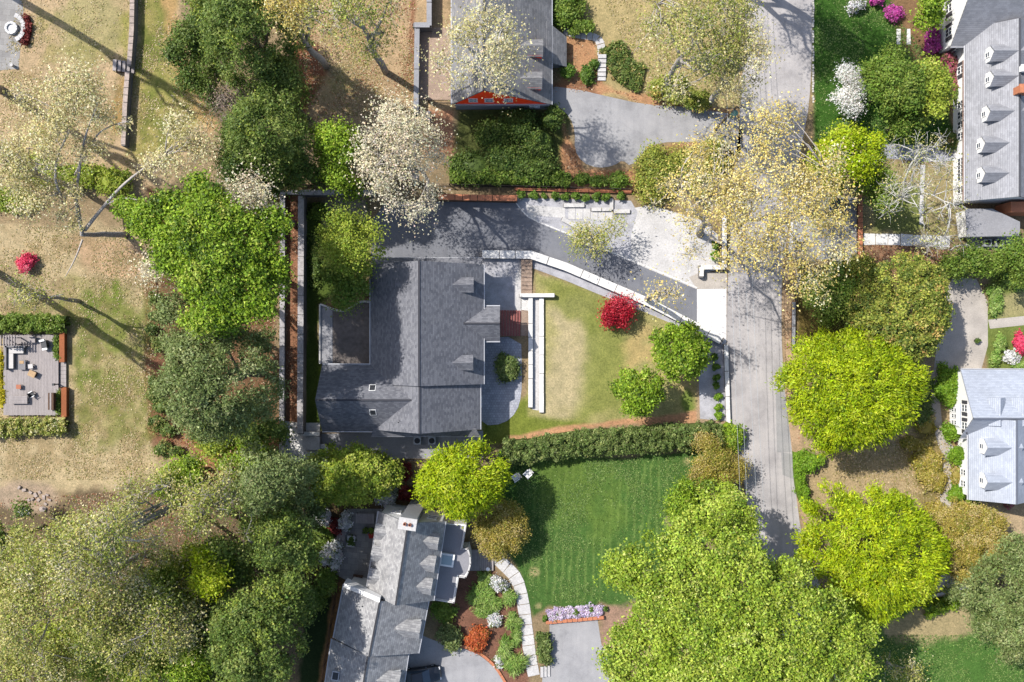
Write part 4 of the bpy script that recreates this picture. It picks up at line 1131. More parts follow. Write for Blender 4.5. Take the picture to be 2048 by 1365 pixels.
def tree(label, px, py, rx, ry, zt, zb, sty, palette, name='tree', seed=None, group=None, clumps=None, base=None, dens=1.0, bark=None, limbs=None, cover=1.25, ls=None, cat='tree', trunk_r=None, dome=False, straight=False):
    """px,py,rx,ry: plan position and radii of the crown as seen from above; zt/zb crown top and underside in metres"""
    global NLEAF
    seed = int(px * 7 + py * 13) if seed is None else seed
    rs = np.random.RandomState(seed % 100000)
    st = dict(STY[sty]); st['d'] *= dens
    if ls: st['ls'] *= ls; st['lw'] *= ls
    zc = zb + (zt - zb) * .55; k = (CAMH - zc) / CAMH
    X, Y, _ = P(px, py, zc); Rx = rx / PXM * k; Ry = ry / PXM * k
    bx, by = (X, Y) if base is None else P(*base)[:2]
    o = thing(name, label, cat, (bx, by, 0), group)
    if clumps is None:
        cl = crown_points(rs, Rx, Ry, zb, zt, st['cr'] * (.62 if dome else 1), cover * (1.6 if dome else 1), .15 if (st.get('sparse') or dome) else .3, .4 if dome else 1.0)
        area = math.pi * Rx * Ry
        cl[:, 0] += X - bx; cl[:, 1] += Y - by
    else:
        cl = []; area = 0
        for (cx, cy, cz, r) in clumps:
            kx = (CAMH - cz) / CAMH; w_ = P(cx, cy, cz); rr = r / PXM * kx
            sub = crown_points(rs, rr, rr, cz - rr * .45, cz + rr * .45, min(st['cr'], rr * .6), cover, .2)
            sub[:, 0] += w_[0] - bx; sub[:, 1] += w_[1] - by; cl.append(sub); area += math.pi * rr * rr
        cl = np.concatenate(cl)
    ctr = np.array([cl[:, 0].mean(), cl[:, 1].mean(), zb])
    V, Cc = foliage(rs, cl, area, st, PAL[palette], ctr)
    NLEAF += len(V)
    bm_ = M[bark or st['bark']]
    hcr = zb + (zt - zb) * .5
    tr = trunk_r or .018 * zt + .05
    m = MB(); top = (ctr[0] * .8, ctr[1] * .8, max(hcr, .5))
    if limbs is not None:
        l0 = P(*limbs[0][0]); top = (l0[0] - bx, l0[1] - by, l0[2] + .2)
    tp = limb(m, (0, 0, -.05), top, tr, tr * (.6 if straight or limbs else .45), .0 if straight else .03, rs, 8, 6, .003 if straight else .01, 0)
    m.build('trunk', bm_, None, True).parent = o
    b = MB(); sp = st.get('sparse', 0)
    order = rs.permutation(len(cl)); nb = min(len(cl), (46, 60, 90)[sp] if sp else 12)
    mains = []
    if limbs is None:
        nm = 5 if sp else 4
        for i in range(nm):
            e = cl[order[i], :3]; s_ = tp[3 + i % 3]
            pts = limb(b, s_, tuple(s_ + (e - np.array(s_)) * .95), tr * .5, tr * .16, .12, rs, 6, 5); mains += pts[1:]
    else:
        for li, lp in enumerate(limbs):
            tl = tr * (.62 if li < 3 else .34)
            pts = [tuple(np.array(P(*q)) - np.array([bx, by, 0])) for q in lp]; pts = smooth_line(pts, 2)
            L = len(pts); b.tube(pts, [tl * (1 - .82 * i / (L - 1)) for i in range(L)], 7); mains += pts[2:]
    ma = np.array(mains)
    for i in order[:nb]:
        e = cl[i, :3]; j = np.argmin(((ma - e) ** 2).sum(1)); s_ = ma[j]
        if np.linalg.norm(e - s_) < .2: continue
        r0 = .05 if sp else .05
        limb(b, tuple(s_), tuple(e), r0 * (1.3 if sp else 1), .018, .16, rs, 5, 3)
        if sp:
            for _ in range(9):
                d = rs.randn(3); d /= np.linalg.norm(d); d[2] = abs(d[2]) * .6
                limb(b, tuple(e), tuple(e + d * cl[i, 3] * (1.2 if sp == 1 else 1.2)), .024, .01, .2, rs, 3, 2)
    b.build('branches', bm_, None, True).parent = o
    co = bpy.data.objects.new('crown', leaf_mesh('crown', V, Cc)); COL.objects.link(co); co.parent = o
    return o

SHRUB_CACHE = {}
def shrub_mesh(rx, ry, h, sty, palette, seed, dens=1.0, core=True, flat=False):
    global NLEAF
    rs = np.random.RandomState(seed % 100000); st = dict(STY[sty]); st['d'] *= dens
    crr = min(st['cr'], .5 * min(rx, ry))
    cl = crown_points(rs, rx, ry, h * .12, h, crr, 1.3, .35)
    V, Cc = foliage(rs, cl, math.pi * rx * ry + .5 * math.pi * (rx + ry) * h * .5, st, PAL[palette], np.array([0, 0, 0.]))
    if core:
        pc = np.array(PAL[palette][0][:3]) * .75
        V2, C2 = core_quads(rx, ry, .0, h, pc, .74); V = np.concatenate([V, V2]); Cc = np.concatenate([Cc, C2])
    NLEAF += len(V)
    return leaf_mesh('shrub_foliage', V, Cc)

def shrub(label, px, py, rx, ry, h, sty='shrub', palette='green', name='shrub', group=None, me=None, dens=1.0, core=True, cat='shrub', rot=0.0):
    k = (CAMH - h * .6) / CAMH
    X, Y, _ = P(px, py, h * .6)
    if me is None: me = shrub_mesh(rx / PXM * k, ry / PXM * k, h, sty, palette, int(px * 11 + py * 17), dens, core)
    o = bpy.data.objects.new(name, me); COL.objects.link(o); o.location = (X, Y, 0); o.rotation_euler = (0, 0, rot)
    return tag(o, label, cat, group)

def hedge(label, pts, width, h, sty='shrub', palette='hedge', name='hedge', dens=1.0, wob=.12, cat='hedge'):
    """clipped or loose hedge along a line of plan pixels"""
    global NLEAF
    L2 = [Vector(P(x, y, h * .7)[:2]) for x, y in smooth_line(pts, 1)]
    rs = np.random.RandomState(int(pts[0][0] * 3 + pts[0][1])); st = dict(STY[sty]); st['d'] *= dens
    cl = []; area = 0; core_v = []
    for a, b in zip(L2[:-1], L2[1:]):
        L = (b - a).length; u = (b - a) / max(L, 1e-6); n = Vector((-u.y, u.x)); area += L * width
        for _ in range(max(3, int(L * width * 11))):
            t = rs.rand() * L; s_ = (rs.rand() - .5) * (width - .3); q = a + u * t + n * s_
            e = 1 - abs(s_) / (width / 2); z = h * (.55 + .4 * min(1, e * 2.2)) * (1 + wob * rs.randn())
            if rs.rand() < .35: z *= rs.rand()
            cl.append((q.x, q.y, max(.15, z), .18 + .22 * rs.rand()))
        nn = 6
        for i in range(max(1, int(L / 1.0))):
            t0 = L * i / max(1, int(L / 1.0)); t1 = L * (i + 1) / max(1, int(L / 1.0))
            ring = []
            for tt in (t0 - .05, t1 + .05):
                q = a + u * tt
                ring.append([tuple(q + n * s_ * width * .42) + (z_,) for s_, z_ in ((-1, 0), (-1, h * .55), (-.5, h * .82), (.5, h * .82), (1, h * .55), (1, 0))])
            for j in range(5): core_v += [[ring[0][j], ring[0][j+1], ring[1][j+1]], [ring[0][j], ring[1][j+1], ring[1][j]]]
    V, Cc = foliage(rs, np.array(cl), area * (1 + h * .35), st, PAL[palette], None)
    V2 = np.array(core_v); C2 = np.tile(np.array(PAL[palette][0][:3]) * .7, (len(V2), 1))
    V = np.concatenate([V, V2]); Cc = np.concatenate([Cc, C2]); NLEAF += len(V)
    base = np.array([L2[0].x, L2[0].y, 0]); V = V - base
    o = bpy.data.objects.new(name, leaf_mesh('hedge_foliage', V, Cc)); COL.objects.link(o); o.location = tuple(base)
    return tag(o, label, cat)

# --- tall trees of the left-hand side
tree('tall pale tree with forked white limbs over the upper left garden', 160, 330, 130, 130, 19, 9, 'pale', 'pale', seed=3, base=(252, 470), bark='bark_pale', trunk_r=.36, dens=.5,
     clumps=[(150,180,18,60),(200,215,17,30),(110,245,17,48),(95,300,16,40),(170,300,15,34),(60,190,17,36),(245,250,16,18),(330,320,15,42),(365,265,15,40),(130,390,13,34),(140,435,12,28),(60,400,14,44),(20,330,16,40),(400,300,14,34)],
     limbs=[[(165,470,8),(150,400,11),(160,330,14),(170,270,16),(195,210,18)],[(165,470,8),(150,380,11),(120,400,13),(105,330,15),(150,240,17),(155,190,18)],[(170,460,8),(210,410,11),(245,370,13),(290,335,14),(330,310,15)],[(210,410,11),(245,395,12),(275,400,13)],[(150,350,12),(190,270,15),(225,250,16),(255,243,17)],[(165,480,7),(150,520,8),(130,555,9)]])
tree('tall cream leafed tree at the left edge above the azalea', 30, 330, 60, 70, 18, 8, 'airy', 'pale', seed=9)
tree('thin pale tree between azalea and deck hedge', 70, 595, 60, 30, 12, 6, 'airy', 'palegreen', dens=.5)
tree('large bright green tree above the mulch strip', 420, 520, 140, 150, 23, 8, 'leafy', 'bright', seed=12, base=(560, 560),
     clumps=[(330,430,20,62),(420,400,20,52),(290,450,19,46),(400,470,22,70),(480,470,21,60),(360,500,21,56),(450,540,22,70),(520,520,20,52),(420,610,21,58),(500,590,21,55),(540,450,19,38),(460,645,19,36),(395,560,21,46),(260,420,18,26),(545,560,19,34)], dens=.8)
tree('cream flowering tree beside the bright green tree', 500, 400, 60, 42, 21, 12, 'pale', 'cream', dens=.8)
tree('thin cream flowering tree hanging over the tan yard edge', 330, 530, 50, 38, 20, 12, 'airy', 'cream', dens=.8)
tree('broad grey green evergreen below the bright green tree', 440, 760, 122, 122, 22, 7, 'needle', 'evergrey', seed=21, dens=.95, dome=True)
tree('pale silvery evergreen at the edge of the tan yard', 375, 640, 52, 66, 17, 7, 'needle', 'evergrey', dens=.8)
tree('tall soft green conifer at the top', 505, 85, 92, 100, 20, 4, 'needle', 'ever', seed=31, dome=True)
tree('dark bushy evergreen left of the tall conifer', 400, 95, 52, 90, 14, 2, 'dense', 'dark', seed=32)
tree('dark grey evergreen between conifer and property fence', 545, 275, 82, 88, 18, 4, 'needle', 'ever', seed=33, dome=True)
tree('smaller dark evergreen nearest the fence', 590, 335, 50, 40, 13, 3, 'dense', 'dark', seed=34)
tree('dark evergreen behind the grey twiggy tree', 490, 300, 50, 60, 14, 3, 'needle', 'dark', seed=35)
tree('bare grey twiggy tree in front of the evergreens', 465, 215, 48, 60, 13, 5, 'twig', 'twiggy', bark='twig', dens=2.2)
tree('golden leafed tree at the top edge beside the conifer', 580, 25, 52, 42, 20, 12, 'pale', 'gold')
tree('wide sparse golden tree over the leafy bank', 720, 35, 115, 70, 21, 12, 'airy', 'palegreen', dens=.9)
tree('fresh yellow green tree beside the cream tree', 690, 310, 54, 72, 14, 4, 'dense', 'bright', seed=41)
tree('dense cream white flowering tree beside the driveway', 805, 320, 84, 128, 18, 7, 'pale', 'cream', seed=42, dens=.62, trunk_r=.5)
tree('sparse white limbed tree over the dark grey roof', 960, 105, 92, 92, 20, 11, 'airy', 'pale', seed=43, bark='bark_white', dens=.75)
tree('large pale leafing tree above the turning area', 1385, 85, 128, 112, 21, 9, 'airy', 'palegreen', seed=44, dens=.9, trunk_r=.4)
tree('pale leafing tree overhanging the upper lane', 1480, 130, 60, 95, 19, 10, 'airy', 'pale', seed=45)
tree('big golden leafing tree on the near side of the lane', 1415, 400, 120, 125, 20, 8, 'airy', 'gold', seed=46, base=(1400, 470), trunk_r=.45, dens=.62)
tree('big golden leafing tree spreading over lane and parking bay', 1580, 420, 130, 150, 21, 10, 'airy', 'gold', seed=47, base=(1530, 480), trunk_r=.4, dens=.42,
     clumps=[(1530,270,19,60),(1560,350,20,75),(1600,430,20,80),(1530,430,20,70),(1650,400,18,60),(1660,480,18,60),(1600,540,18,55),(1540,520,19,50),(1470,500,18,45),(1560,240,18,40),(1650,340,18,50),(1640,570,16,40)])
tree('weeping pale green tree on the driveway terraces', 1195, 480, 62, 52, 6, 1.5, 'feather', 'palegreen', seed=48, dens=.22, ls=.8)
tree('thin gold branch tree over the white paver apron', 1340, 585, 40, 22, 17, 12, 'airy', 'gold', seed=149, dens=.55)
tree('yellow green tree at the house corner', 704, 490, 60, 66, 15, 3, 'dense', 'goldgreen', seed=49, ls=.8, dens=1.1)
tree('dark green tree below the yellow green corner tree', 690, 572, 46, 42, 9, 1.5, 'dense', 'green', seed=50)
# front garden
tree('bright green tree nearest the gravel bed', 1363, 703, 60, 56, 7.5, 1.8, 'leafy', 'bright', seed=51, dome=True)
tree('bright green round tree in the middle of the front lawn', 1276, 783, 53, 48, 7, 1.6, 'leafy', 'bright', seed=52, dome=True)
tree('crimson maple on the front lawn', 1236, 630, 34, 31, 3.2, .6, 'leafy', 'red', seed=53, ls=.7, dens=1.7, name='red_maple')
# lower middle
tree('golden green dense tree beside the white terrace', 700, 950, 96, 62, 9, 1.2, 'leafy', 'goldgreen', seed=54, dens=1.2, dome=True)
tree('lime green tree covering the porch corner of the lower house', 922, 962, 92, 76, 11, 2, 'feather', 'lime', seed=55, dome=True)
tree('golden pinkish shrub tree beside the curved walk', 1000, 1058, 56, 62, 5, 1, 'leafy', 'bronze', seed=56, ls=.6, dens=1.8, dome=True)
tree('huge pale green maple across the bottom of the picture', 1470, 1210, 240, 180, 22, 8, 'leafy', 'maple', seed=57, base=(1400, 1090), trunk_r=.5,
     clumps=[(1310,1130,19,75),(1400,1110,20,90),(1480,1170,21,95),(1250,1150,17,45),(1330,1230,19,70),(1290,1300,17,75),(1400,1270,20,95),(1240,1330,16,45),(1500,1280,21,95),(1580,1250,20,85),(1600,1340,19,80),(1660,1290,18,70),(1700,1330,17,55),(1560,1170,19,60),(1470,1360,20,90),(1380,1360,19,80),(1650,1220,17,45),(1720,1265,16,40),(1330,1180,19,60),(1560,1320,20,80),(1300,1380,17,70)], dens=.5)
tree('pale green maple beside the lane above the huge maple', 1450, 1035, 52, 60, 14, 3, 'leafy', 'maple', seed=58)
tree('bright green shrub tree at the lawn edge beside the maple', 1373, 998, 38, 40, 4, .6, 'feather', 'bright', seed=59)
tree('golden bronze shrub between hedge and lane', 1432, 928, 48, 62, 5, .8, 'leafy', 'bronze', seed=60, ls=.6, dens=1.8)
# lower left wood
tree('wide yellowish tree filling the lower left wood', 150, 1190, 190, 150, 22, 9, 'pale', 'palegreen', seed=61, dens=.7, trunk_r=.45)
tree('yellowish tree below the log pile', 300, 1240, 100, 110, 20, 8, 'pale', 'palegreen', seed=62, dens=.65)
tree('yellowish tree left of the white boulder', 55, 1135, 80, 60, 18, 8, 'pale', 'palegreen', seed=63, dens=.6)
tree('pale thin tree between log pile and evergreens', 440, 1010, 80, 80, 20, 9, 'pale', 'palegreen', seed=64, dens=.55)
tree('olive green tree in the middle of the lower left wood', 330, 1170, 72, 80, 15, 4, 'dense', 'goldgreen', seed=65, dens=.9)
tree('grey green tree above the lower left wood', 545, 960, 72, 84, 19, 6, 'needle', 'evergrey', seed=66)
tree('dark tree between the wood and the flagstone patio', 570, 1090, 62, 90, 17, 5, 'dense', 'ever', seed=67)
tree('yellow green tree in the lower left wood', 430, 1135, 42, 52, 16, 6, 'feather', 'lime', seed=68)
tree('large green tree beside the board fence', 520, 1270, 95, 110, 19, 5, 'dense', 'ever', seed=69, dome=True)
tree('fresh green tree at the bottom of the wood', 385, 1330, 70, 46, 15, 5, 'feather', 'bright', seed=70)
tree('dark green tree between the two yellowish trees', 420, 1240, 52, 60, 13, 4, 'dense', 'dark', seed=71)
tree('yellow green tree above the lower left wood', 365, 960, 46, 42, 12, 3, 'dense', 'bright', seed=72)
tree('green tree at the left edge of the wood', 8, 1085, 34, 52, 12, 3, 'dense', 'dark', seed=73)
tree('pale tree at the bottom left corner', 60, 1330, 110, 60, 20, 8, 'pale', 'palegreen', seed=74, dens=.65)
tree('thin pale tree over the tan lower yard', 300, 985, 70, 46, 17, 9, 'airy', 'palegreen', seed=75, dens=.7)
tree('bright green tree above the fence at the left of the white terrace', 470, 905, 70, 36, 10, 2, 'dense', 'bright', seed=76)
for k, (bx_, by_, h_) in enumerate(((-20, -35, 36), (2, 180, 27), (-12, 542, 27))):
    tree(['tall pale tree beyond the upper left corner','tall pale tree at the left edge beside the fire patio','tall pale tree at the left edge beside the azalea'][k], 1024 - (1024 - bx_) / (1 - .01 * (h_ - 3)), 682 - (682 - by_) / (1 - .01 * (h_ - 3)), 60, 60, h_ + 3, h_ - 7, 'airy', 'pale', base=(bx_, by_), seed=80 + k, trunk_r=.5, dens=.3, straight=True)
tree('tall thin trunked tree leaning out over the lower left wood', 222, 1072, 88, 70, 26, 16, 'airy', 'palegreen', seed=84, trunk_r=.36, dens=.9, straight=True)
tree('second tall thin trunked tree of the lower left wood', 172, 1118, 80, 70, 25, 16, 'airy', 'palegreen', seed=85, trunk_r=.3, dens=.9, straight=True, base=(372, 1004))
tree('third thin trunked tree, nearest the tan lower yard', 250, 1040, 60, 40, 22, 14, 'airy', 'pale', seed=86, trunk_r=.22, dens=.6, straight=True)
tree('tall pale tree beyond the top edge left of the lane', 1510, -180, 90, 80, 22, 9, 'airy', 'pale', seed=87, dens=1.0)
tree('tall pale tree beyond the top edge right of the lane', 1640, -150, 90, 80, 23, 9, 'pale', 'pale', seed=88, dens=.8)
tree('dark evergreen filling the corner above the fence', 500, 350, 60, 40, 14, 3, 'dense', 'dark', seed=181)
tree('green evergreen at the top edge between conifer and bushy evergreen', 450, 20, 70, 50, 15, 2, 'dense', 'ever', seed=182)
tree('dark evergreen right of the grey twiggy tree', 570, 190, 48, 60, 16, 3, 'needle', 'ever', seed=183)
tree('mid green tree in the gap of the lower left wood', 470, 1110, 60, 66, 15, 4, 'dense', 'ever', seed=184)
tree('mid green tree below the yellow green tree in the wood', 560, 1190, 60, 60, 15, 4, 'dense', 'ever', seed=185)
tree('mid green tree at the bottom edge of the wood', 480, 1350, 90, 50, 15, 4, 'dense', 'ever', seed=186)
tree('yellow olive tree at the bottom of the wood', 290, 1310, 80, 60, 14, 4, 'dense', 'goldgreen', seed=187)
tree('fresh green tree left of the slatted steps', 440, 880, 60, 30, 9, 2, 'dense', 'goldgreen', seed=188)
tree('grey green tree at the right of the lower left wood', 600, 1010, 44, 60, 13, 4, 'dense', 'evergrey', seed=189)
tree('mid green tree under the broad grey green evergreen', 520, 850, 46, 40, 11, 3, 'dense', 'ever', seed=190)
tree('olive tree under the yellowish trees of the wood', 180, 1300, 110, 70, 14, 4, 'dense', 'goldgreen', seed=191, dens=.8)
# right-hand side
tree('great lime green tree beside the gravel court', 1706, 778, 136, 130, 13, 2, 'feather', 'lime', seed=90, dens=.95, dome=True)
tree('great lime green tree beside the lower gravel driveway', 1738, 1108, 144, 146, 13, 2, 'feather', 'lime', seed=91, dens=.95, dome=True)
tree('olive green magnolia above the great lime tree', 1798, 622, 104, 110, 12, 1.5, 'leafy', 'magnolia', seed=92, dens=1.1, dome=True)
tree('dark green tree between lane and magnolia', 1672, 590, 56, 56, 8, 1.5, 'dense', 'green', seed=93)
tree('spreading bronze gold tree below the pale slate house', 1940, 1085, 88, 76, 8, 2, 'leafy', 'bronze', seed=94, ls=.62, dens=2.0, dome=True)
tree('soft grey green tree at the lower right edge', 2045, 1195, 110, 130, 15, 3, 'needle', 'evergrey', seed=95, dome=True)
tree('yellow green tree beside the parking bay', 1690, 315, 74, 62, 12, 3, 'dense', 'lime', seed=96, dens=.9)
tree('green tree right of the parking bay', 1755, 390, 34, 52, 9, 2, 'dense', 'green', seed=97)
tree('mid green tree on the shaded lawn', 1785, 175, 68, 72, 9, 2, 'dense', 'green', seed=98)
tree('brighter green tree nearest the grey house', 1852, 185, 52, 62, 8, 2, 'leafy', 'goldgreen', seed=99)
tree('green shrub tree under the mid green tree', 1800, 245, 44, 32, 6, 1, 'dense', 'green', seed=100)
tree('white flowering dogwood on the shaded lawn', 1697, 180, 34, 50, 5, 1.5, 'leafy', 'white', seed=101, name='dogwood', ls=.62, dens=1.1)
tree('bare white branched tree in front of the grey house', 1835, 375, 100, 112, 13, 4, 'twig', 'palegreen', seed=102, bark='bark_white', dens=1.1, trunk_r=.25)
tree('small bare white branched tree above the service yard', 1880, 480, 55, 36, 9, 3, 'twig', 'palegreen', seed=103, bark='bark_white', dens=1.0, trunk_r=.16)
tree('green tree at the top edge beside the grey house', 1868, 15, 30, 34, 7, 2, 'leafy', 'bright', seed=104)
tree('green shrub tree below the service yard', 1950, 530, 62, 34, 5, .6, 'dense', 'green', seed=105)
tree('green tree at the right edge below the service yard', 2040, 525, 34, 40, 7, 1, 'dense', 'green', seed=106)
tree('green tree below the parking bay wall', 1715, 545, 34, 26, 6, 1, 'dense', 'magnolia', seed=107)
tree('dark green tree near the bottom right lawn', 1700, 1250, 48, 36, 8, 1, 'dense', 'green', seed=108)
tree('twiggy shrub tree on the bottom right lawn', 1800, 1345, 42, 28, 5, 1, 'airy', 'palegreen', seed=109)
print('leaves in trees', NLEAF)

# --- shrubs
def row(fmt, items, h, sty, palette, group, name='shrub', **kw):
    for i, (x, y, rx, ry) in enumerate(items):
        shrub(fmt % ordn(i), x, y, rx, ry, h * R.uniform(.85, 1.15), sty, palette, name, group, **kw)

bx_me = [shrub_mesh(.42, .42, .85, 'shrub', 'boxwood', 900 + i, 2.2) for i in range(3)]
bl_me = [shrub_mesh(.42, .42, .85, 'shrub', 'boxlight', 920 + i, 2.2) for i in range(3)]
xs = [1044.6, 1066.9, 1088.4, 1107.8, 1130.1, 1151, 1173, 1193.5, 1212.2, 1242.3]
for i, x in enumerate(xs):
    o = shrub('%s clipped boxwood ball from the left in the long terrace row' % ordn(i), x, 391 + i * .45, 0, 0, .85, name='boxwood_ball', group='boxwood balls of the terrace row', me=bx_me[i % 3], rot=i * 1.3)
    s = .78 if i == 2 else R.uniform(.98, 1.12); o.scale = (s, s, s)
for i, y in enumerate((718, 737, 757, 775, 796, 815, 834)):
    o = shrub('%s boxwood ball from the top in the gravel bed' % ordn(i), 1431 + i * 1.1, y - 2, 0, 0, .85, name='boxwood_ball', group='boxwood balls of the gravel bed', me=(bx_me if i < 4 else bl_me)[i % 3], rot=i * 2.1)
    s = R.uniform(.88, 1.0); o.scale = (s, s, s)
for i, (y, mm) in enumerate(((489, bx_me[1]), (511, bl_me[1]))):
    o = shrub(['upper','lower'][i] + ' boxwood ball inside the hooked wall', 1431, y, 0, 0, .9, name='boxwood_ball', group='boxwood balls inside the hooked wall', me=mm); o.scale = (1.1, 1.1, 1.1)
shrub('oval boxwood in the grey paver court', 1016, 733, 24, 31, 1.6, 'shrub', 'hedge', 'oval_boxwood', dens=1.8)
hedge('long thick evergreen hedge between the two lawns', [(1008,905),(1060,905),(1110,894),(1180,884),(1250,882),(1330,876),(1400,872),(1440,872)], 3.2, 2.4, palette='hedge', dens=.85)
shrub('bright green shrub at the lane end of the long hedge', 1455, 868, 28, 30, 2.0, 'leafy', 'bright', dens=1.2)
hedge('leafy hedge along the top of the wooden deck', [(-30,648),(40,646),(130,648)], 2.2, 1.5, palette='green', dens=.9)
hedge('loose yellowish hedge along the bottom of the wooden deck', [(-30,858),(40,856),(130,850)], 2.2, 1.3, palette='palegreen', dens=.9)
hedge('bright green clipped hedge strip beside the lane', [(1598,905),(1600,960),(1608,1000),(1622,1020)], 1.3, 1.1, palette='boxlight')
hedge('bright green hedge beside the lower gravel driveway', [(1850,1222),(1890,1212),(1940,1192)], 1.7, 1.2, palette='bright', dens=.8)
hedge('lilac flower bed along the end of the drive', [(1096,1232),(1150,1226),(1205,1222)], 1.5, .35, 'flower', 'lilac', 'flower_bed', cat='flower bed')
hedge('clipped grey green hedge between curved walk and drive', [(1086,1268),(1088,1300),(1090,1325)], 1.7, .9, palette='hedge')
hedge('ivy bank beside the six grey steps', [(1222,90),(1236,120),(1255,150),(1285,158)], 3.4, .5, palette='ivy', dens=.7, name='ivy_bank', cat='ivy')
hedge('row of dark shrubs along the upper fence', [(900,352),(1000,354),(1090,357),(1140,360)], 1.8, 1.4, palette='green', dens=.8)
hedge('low magenta azalea border at the grey house', [(1868,50),(1866,80),(1868,104)], 1.5, 1.1, 'flower', 'magenta', 'azalea_border', cat='flower bed')
hedge('rose azalea border winding along the grey house', [(1890,110),(1905,126),(1912,150),(1908,190)], 1.3, .9, 'flower', 'rose', 'azalea_border', cat='flower bed')
hedge('yellow flower strip left of the deck', [(2,705),(0,760),(4,815)], .9, .5, 'flower', 'yellow', 'flower_bed', cat='flower bed')
hedge('leafy planting in the deck planter boxes', [(115,672),(116,720)], .6, .6, palette='green')
hedge('leafy planting in the lower deck planter box', [(117,778),(118,830)], .6, .6, palette='green')
row('%s green shrub from the left on the bank below the bright tree limbs', [(20,400,46,24),(90,350,44,26),(165,352,40,24),(228,362,36,24),(60,330,30,20)], 1.8, 'dense', 'goldgreen', 'shrubs along the upper left fence')
row('%s shrub from the top along the mulch edge of the tan yard', [(312,598,13,13),(318,632,18,13),(300,660,12,12),(315,690,13,16),(310,770,14,16),(306,790,13,14),(322,815,14,15),(310,845,16,16),(335,860,14,14),(325,895,17,17),(352,905,14,12)], 1.2, 'shrub', 'ivy', 'shrubs along the mulch edge')
row('%s evergreen shrub from the left below the red house', [(985,262,32,30),(1040,250,36,32),(1082,285,32,34),(1010,320,46,34),(950,330,40,30),(1075,335,40,26),(1100,240,22,22)], 2.2, 'dense', 'dark', 'evergreen shrubs below the red house')
row('%s round shrub from the left beside the steps of the red house', [(1135,147,15,14),(1172,150,16,16),(1188,128,9,9)], 1.2, 'shrub', 'boxwood', 'round shrubs by the steps')
row('%s dark shrub from the left above the porch path', [(1085,5,24,22),(1125,10,40,34),(1165,55,26,14),(1128,42,16,16)], 2.0, 'dense', 'green', 'shrubs above the porch path')
row('%s shrub from the left beside the turning area', [(1325,345,50,48),(1390,340,36,40),(1430,310,26,36),(1345,178,40,24),(1395,200,36,18)], 2.2, 'dense', 'magnolia', 'shrubs beside the turning area')
row('%s shrub from the left in the row under the turning area', [(1165,360,15,11),(1195,362,17,11),(1235,360,22,13)], 1.3, 'dense', 'green', 'small shrubs under the turning area')
row('%s clipped shrub from the top along the pale slate house', [(1898,770,27,44),(1903,862,19,18),(1916,908,16,18),(1913,988,15,14),(1945,1004,10,9)], 1.5, 'shrub', 'boxlight', 'clipped shrubs along the pale slate house', dens=1.5)
row('%s low bronze shrub from the top beside the garden path', [(1850,850,22,26),(1858,925,40,26),(1870,960,30,26),(1830,890,26,18),(1915,950,12,16),(1880,1030,36,26)], .9, 'shrub', 'bronze', 'bronze shrubs beside the garden path')
shrub('round clipped shrub beside the bright hedge strip', 1622, 924, 25, 21, 1.6, 'shrub', 'boxlight', 'clipped_shrub', dens=1.6)
shrub('dark hedge shrub between garden path and great lime tree', 1848, 800, 22, 52, 1.4, 'shrub', 'hedge')
shrub('hot pink azalea in the left yard', 52, 527, 20, 17, 1.4, 'flower', 'pink', 'azalea', cat='azalea')
shrub('magenta azalea on the bank beside the grey house', 1790, 26, 17, 15, 1.2, 'flower', 'magenta', 'azalea', cat='azalea')
shrub('magenta azalea cut by the top edge of the picture', 1754, 0, 15, 9, 1.2, 'flower', 'magenta', 'azalea', cat='azalea')
shrub('white flowering shrub at the top edge', 1712, 8, 17, 16, 1.4, 'flower', 'whitegreen', dens=.5)
shrub('coral pink azalea at the right edge', 2042, 686, 17, 21, 1.3, 'flower', 'pink', 'azalea', cat='azalea')
shrub('white flowering shrub beside the coral azalea', 2025, 712, 20, 14, 1.0, 'flower', 'whitegreen', dens=.6)
shrub('reddish azalea at the corner of the pale slate house', 2018, 1010, 14, 9, .8, 'flower', 'rose', 'azalea', cat='azalea')
shrub('large white azalea ball beside the flagstone patio', 665, 1112, 29, 26, 1.6, 'flower', 'whitegreen', 'white_azalea', cat='azalea', dens=1.1)
shrub('white azalea on the upper left of the flagstone patio', 645, 1036, 20, 15, 1.3, 'flower', 'whitegreen', 'white_azalea', cat='azalea')
shrub('white azalea between slatted bench and patio table', 691, 1046, 14, 20, 1.3, 'flower', 'whitegreen', 'white_azalea', cat='azalea')
shrub('white azalea under the golden green tree', 776, 996, 22, 19, 1.3, 'flower', 'whitegreen', 'white_azalea', cat='azalea')
shrub('dark red shrub beside the chimney', 812, 988, 15, 16, 1.3, 'shrub', 'darkred')
shrub('dark red shrub between the white azaleas', 670, 1050, 13, 18, 1.1, 'shrub', 'darkred')
shrub('dark red shrub below the side paving', 808, 945, 14, 20, .9, 'shrub', 'darkred')
shrub('orange red shrub at the forecourt edge', 955, 1280, 28, 22, 1.2, 'shrub', 'orange', dens=1.2)
shrub('pale green shrub beside the forecourt', 900, 1270, 24, 28, 1.6, 'shrub', 'evergrey')
shrub('dark green shrub at the porch corner', 885, 1225, 24, 22, 1.5, 'shrub', 'green')
shrub('white flowering shrub at the forecourt kerb', 997, 1322, 9, 12, .8, 'flower', 'whitegreen')
shrub('pink white rhododendron beside the curved walk', 998, 1170, 17, 18, 1.1, 'flower', 'whitegreen', 'rhododendron', dens=.8)
shrub('white flowering shrub in the middle of the walk bed', 988, 1240, 12, 20, .9, 'flower', 'whitegreen', dens=.7)
row('%s leafy perennial clump from the top in the walk bed', [(968,1160,17,16),(958,1190,24,20),(980,1200,20,18),(1022,1198,15,15),(970,1225,18,18),(1025,1245,14,16),(1033,1275,10,17),(1010,1300,18,20),(1030,1330,22,24)], .8, 'spiky', 'perennial', 'perennials in the walk bed')
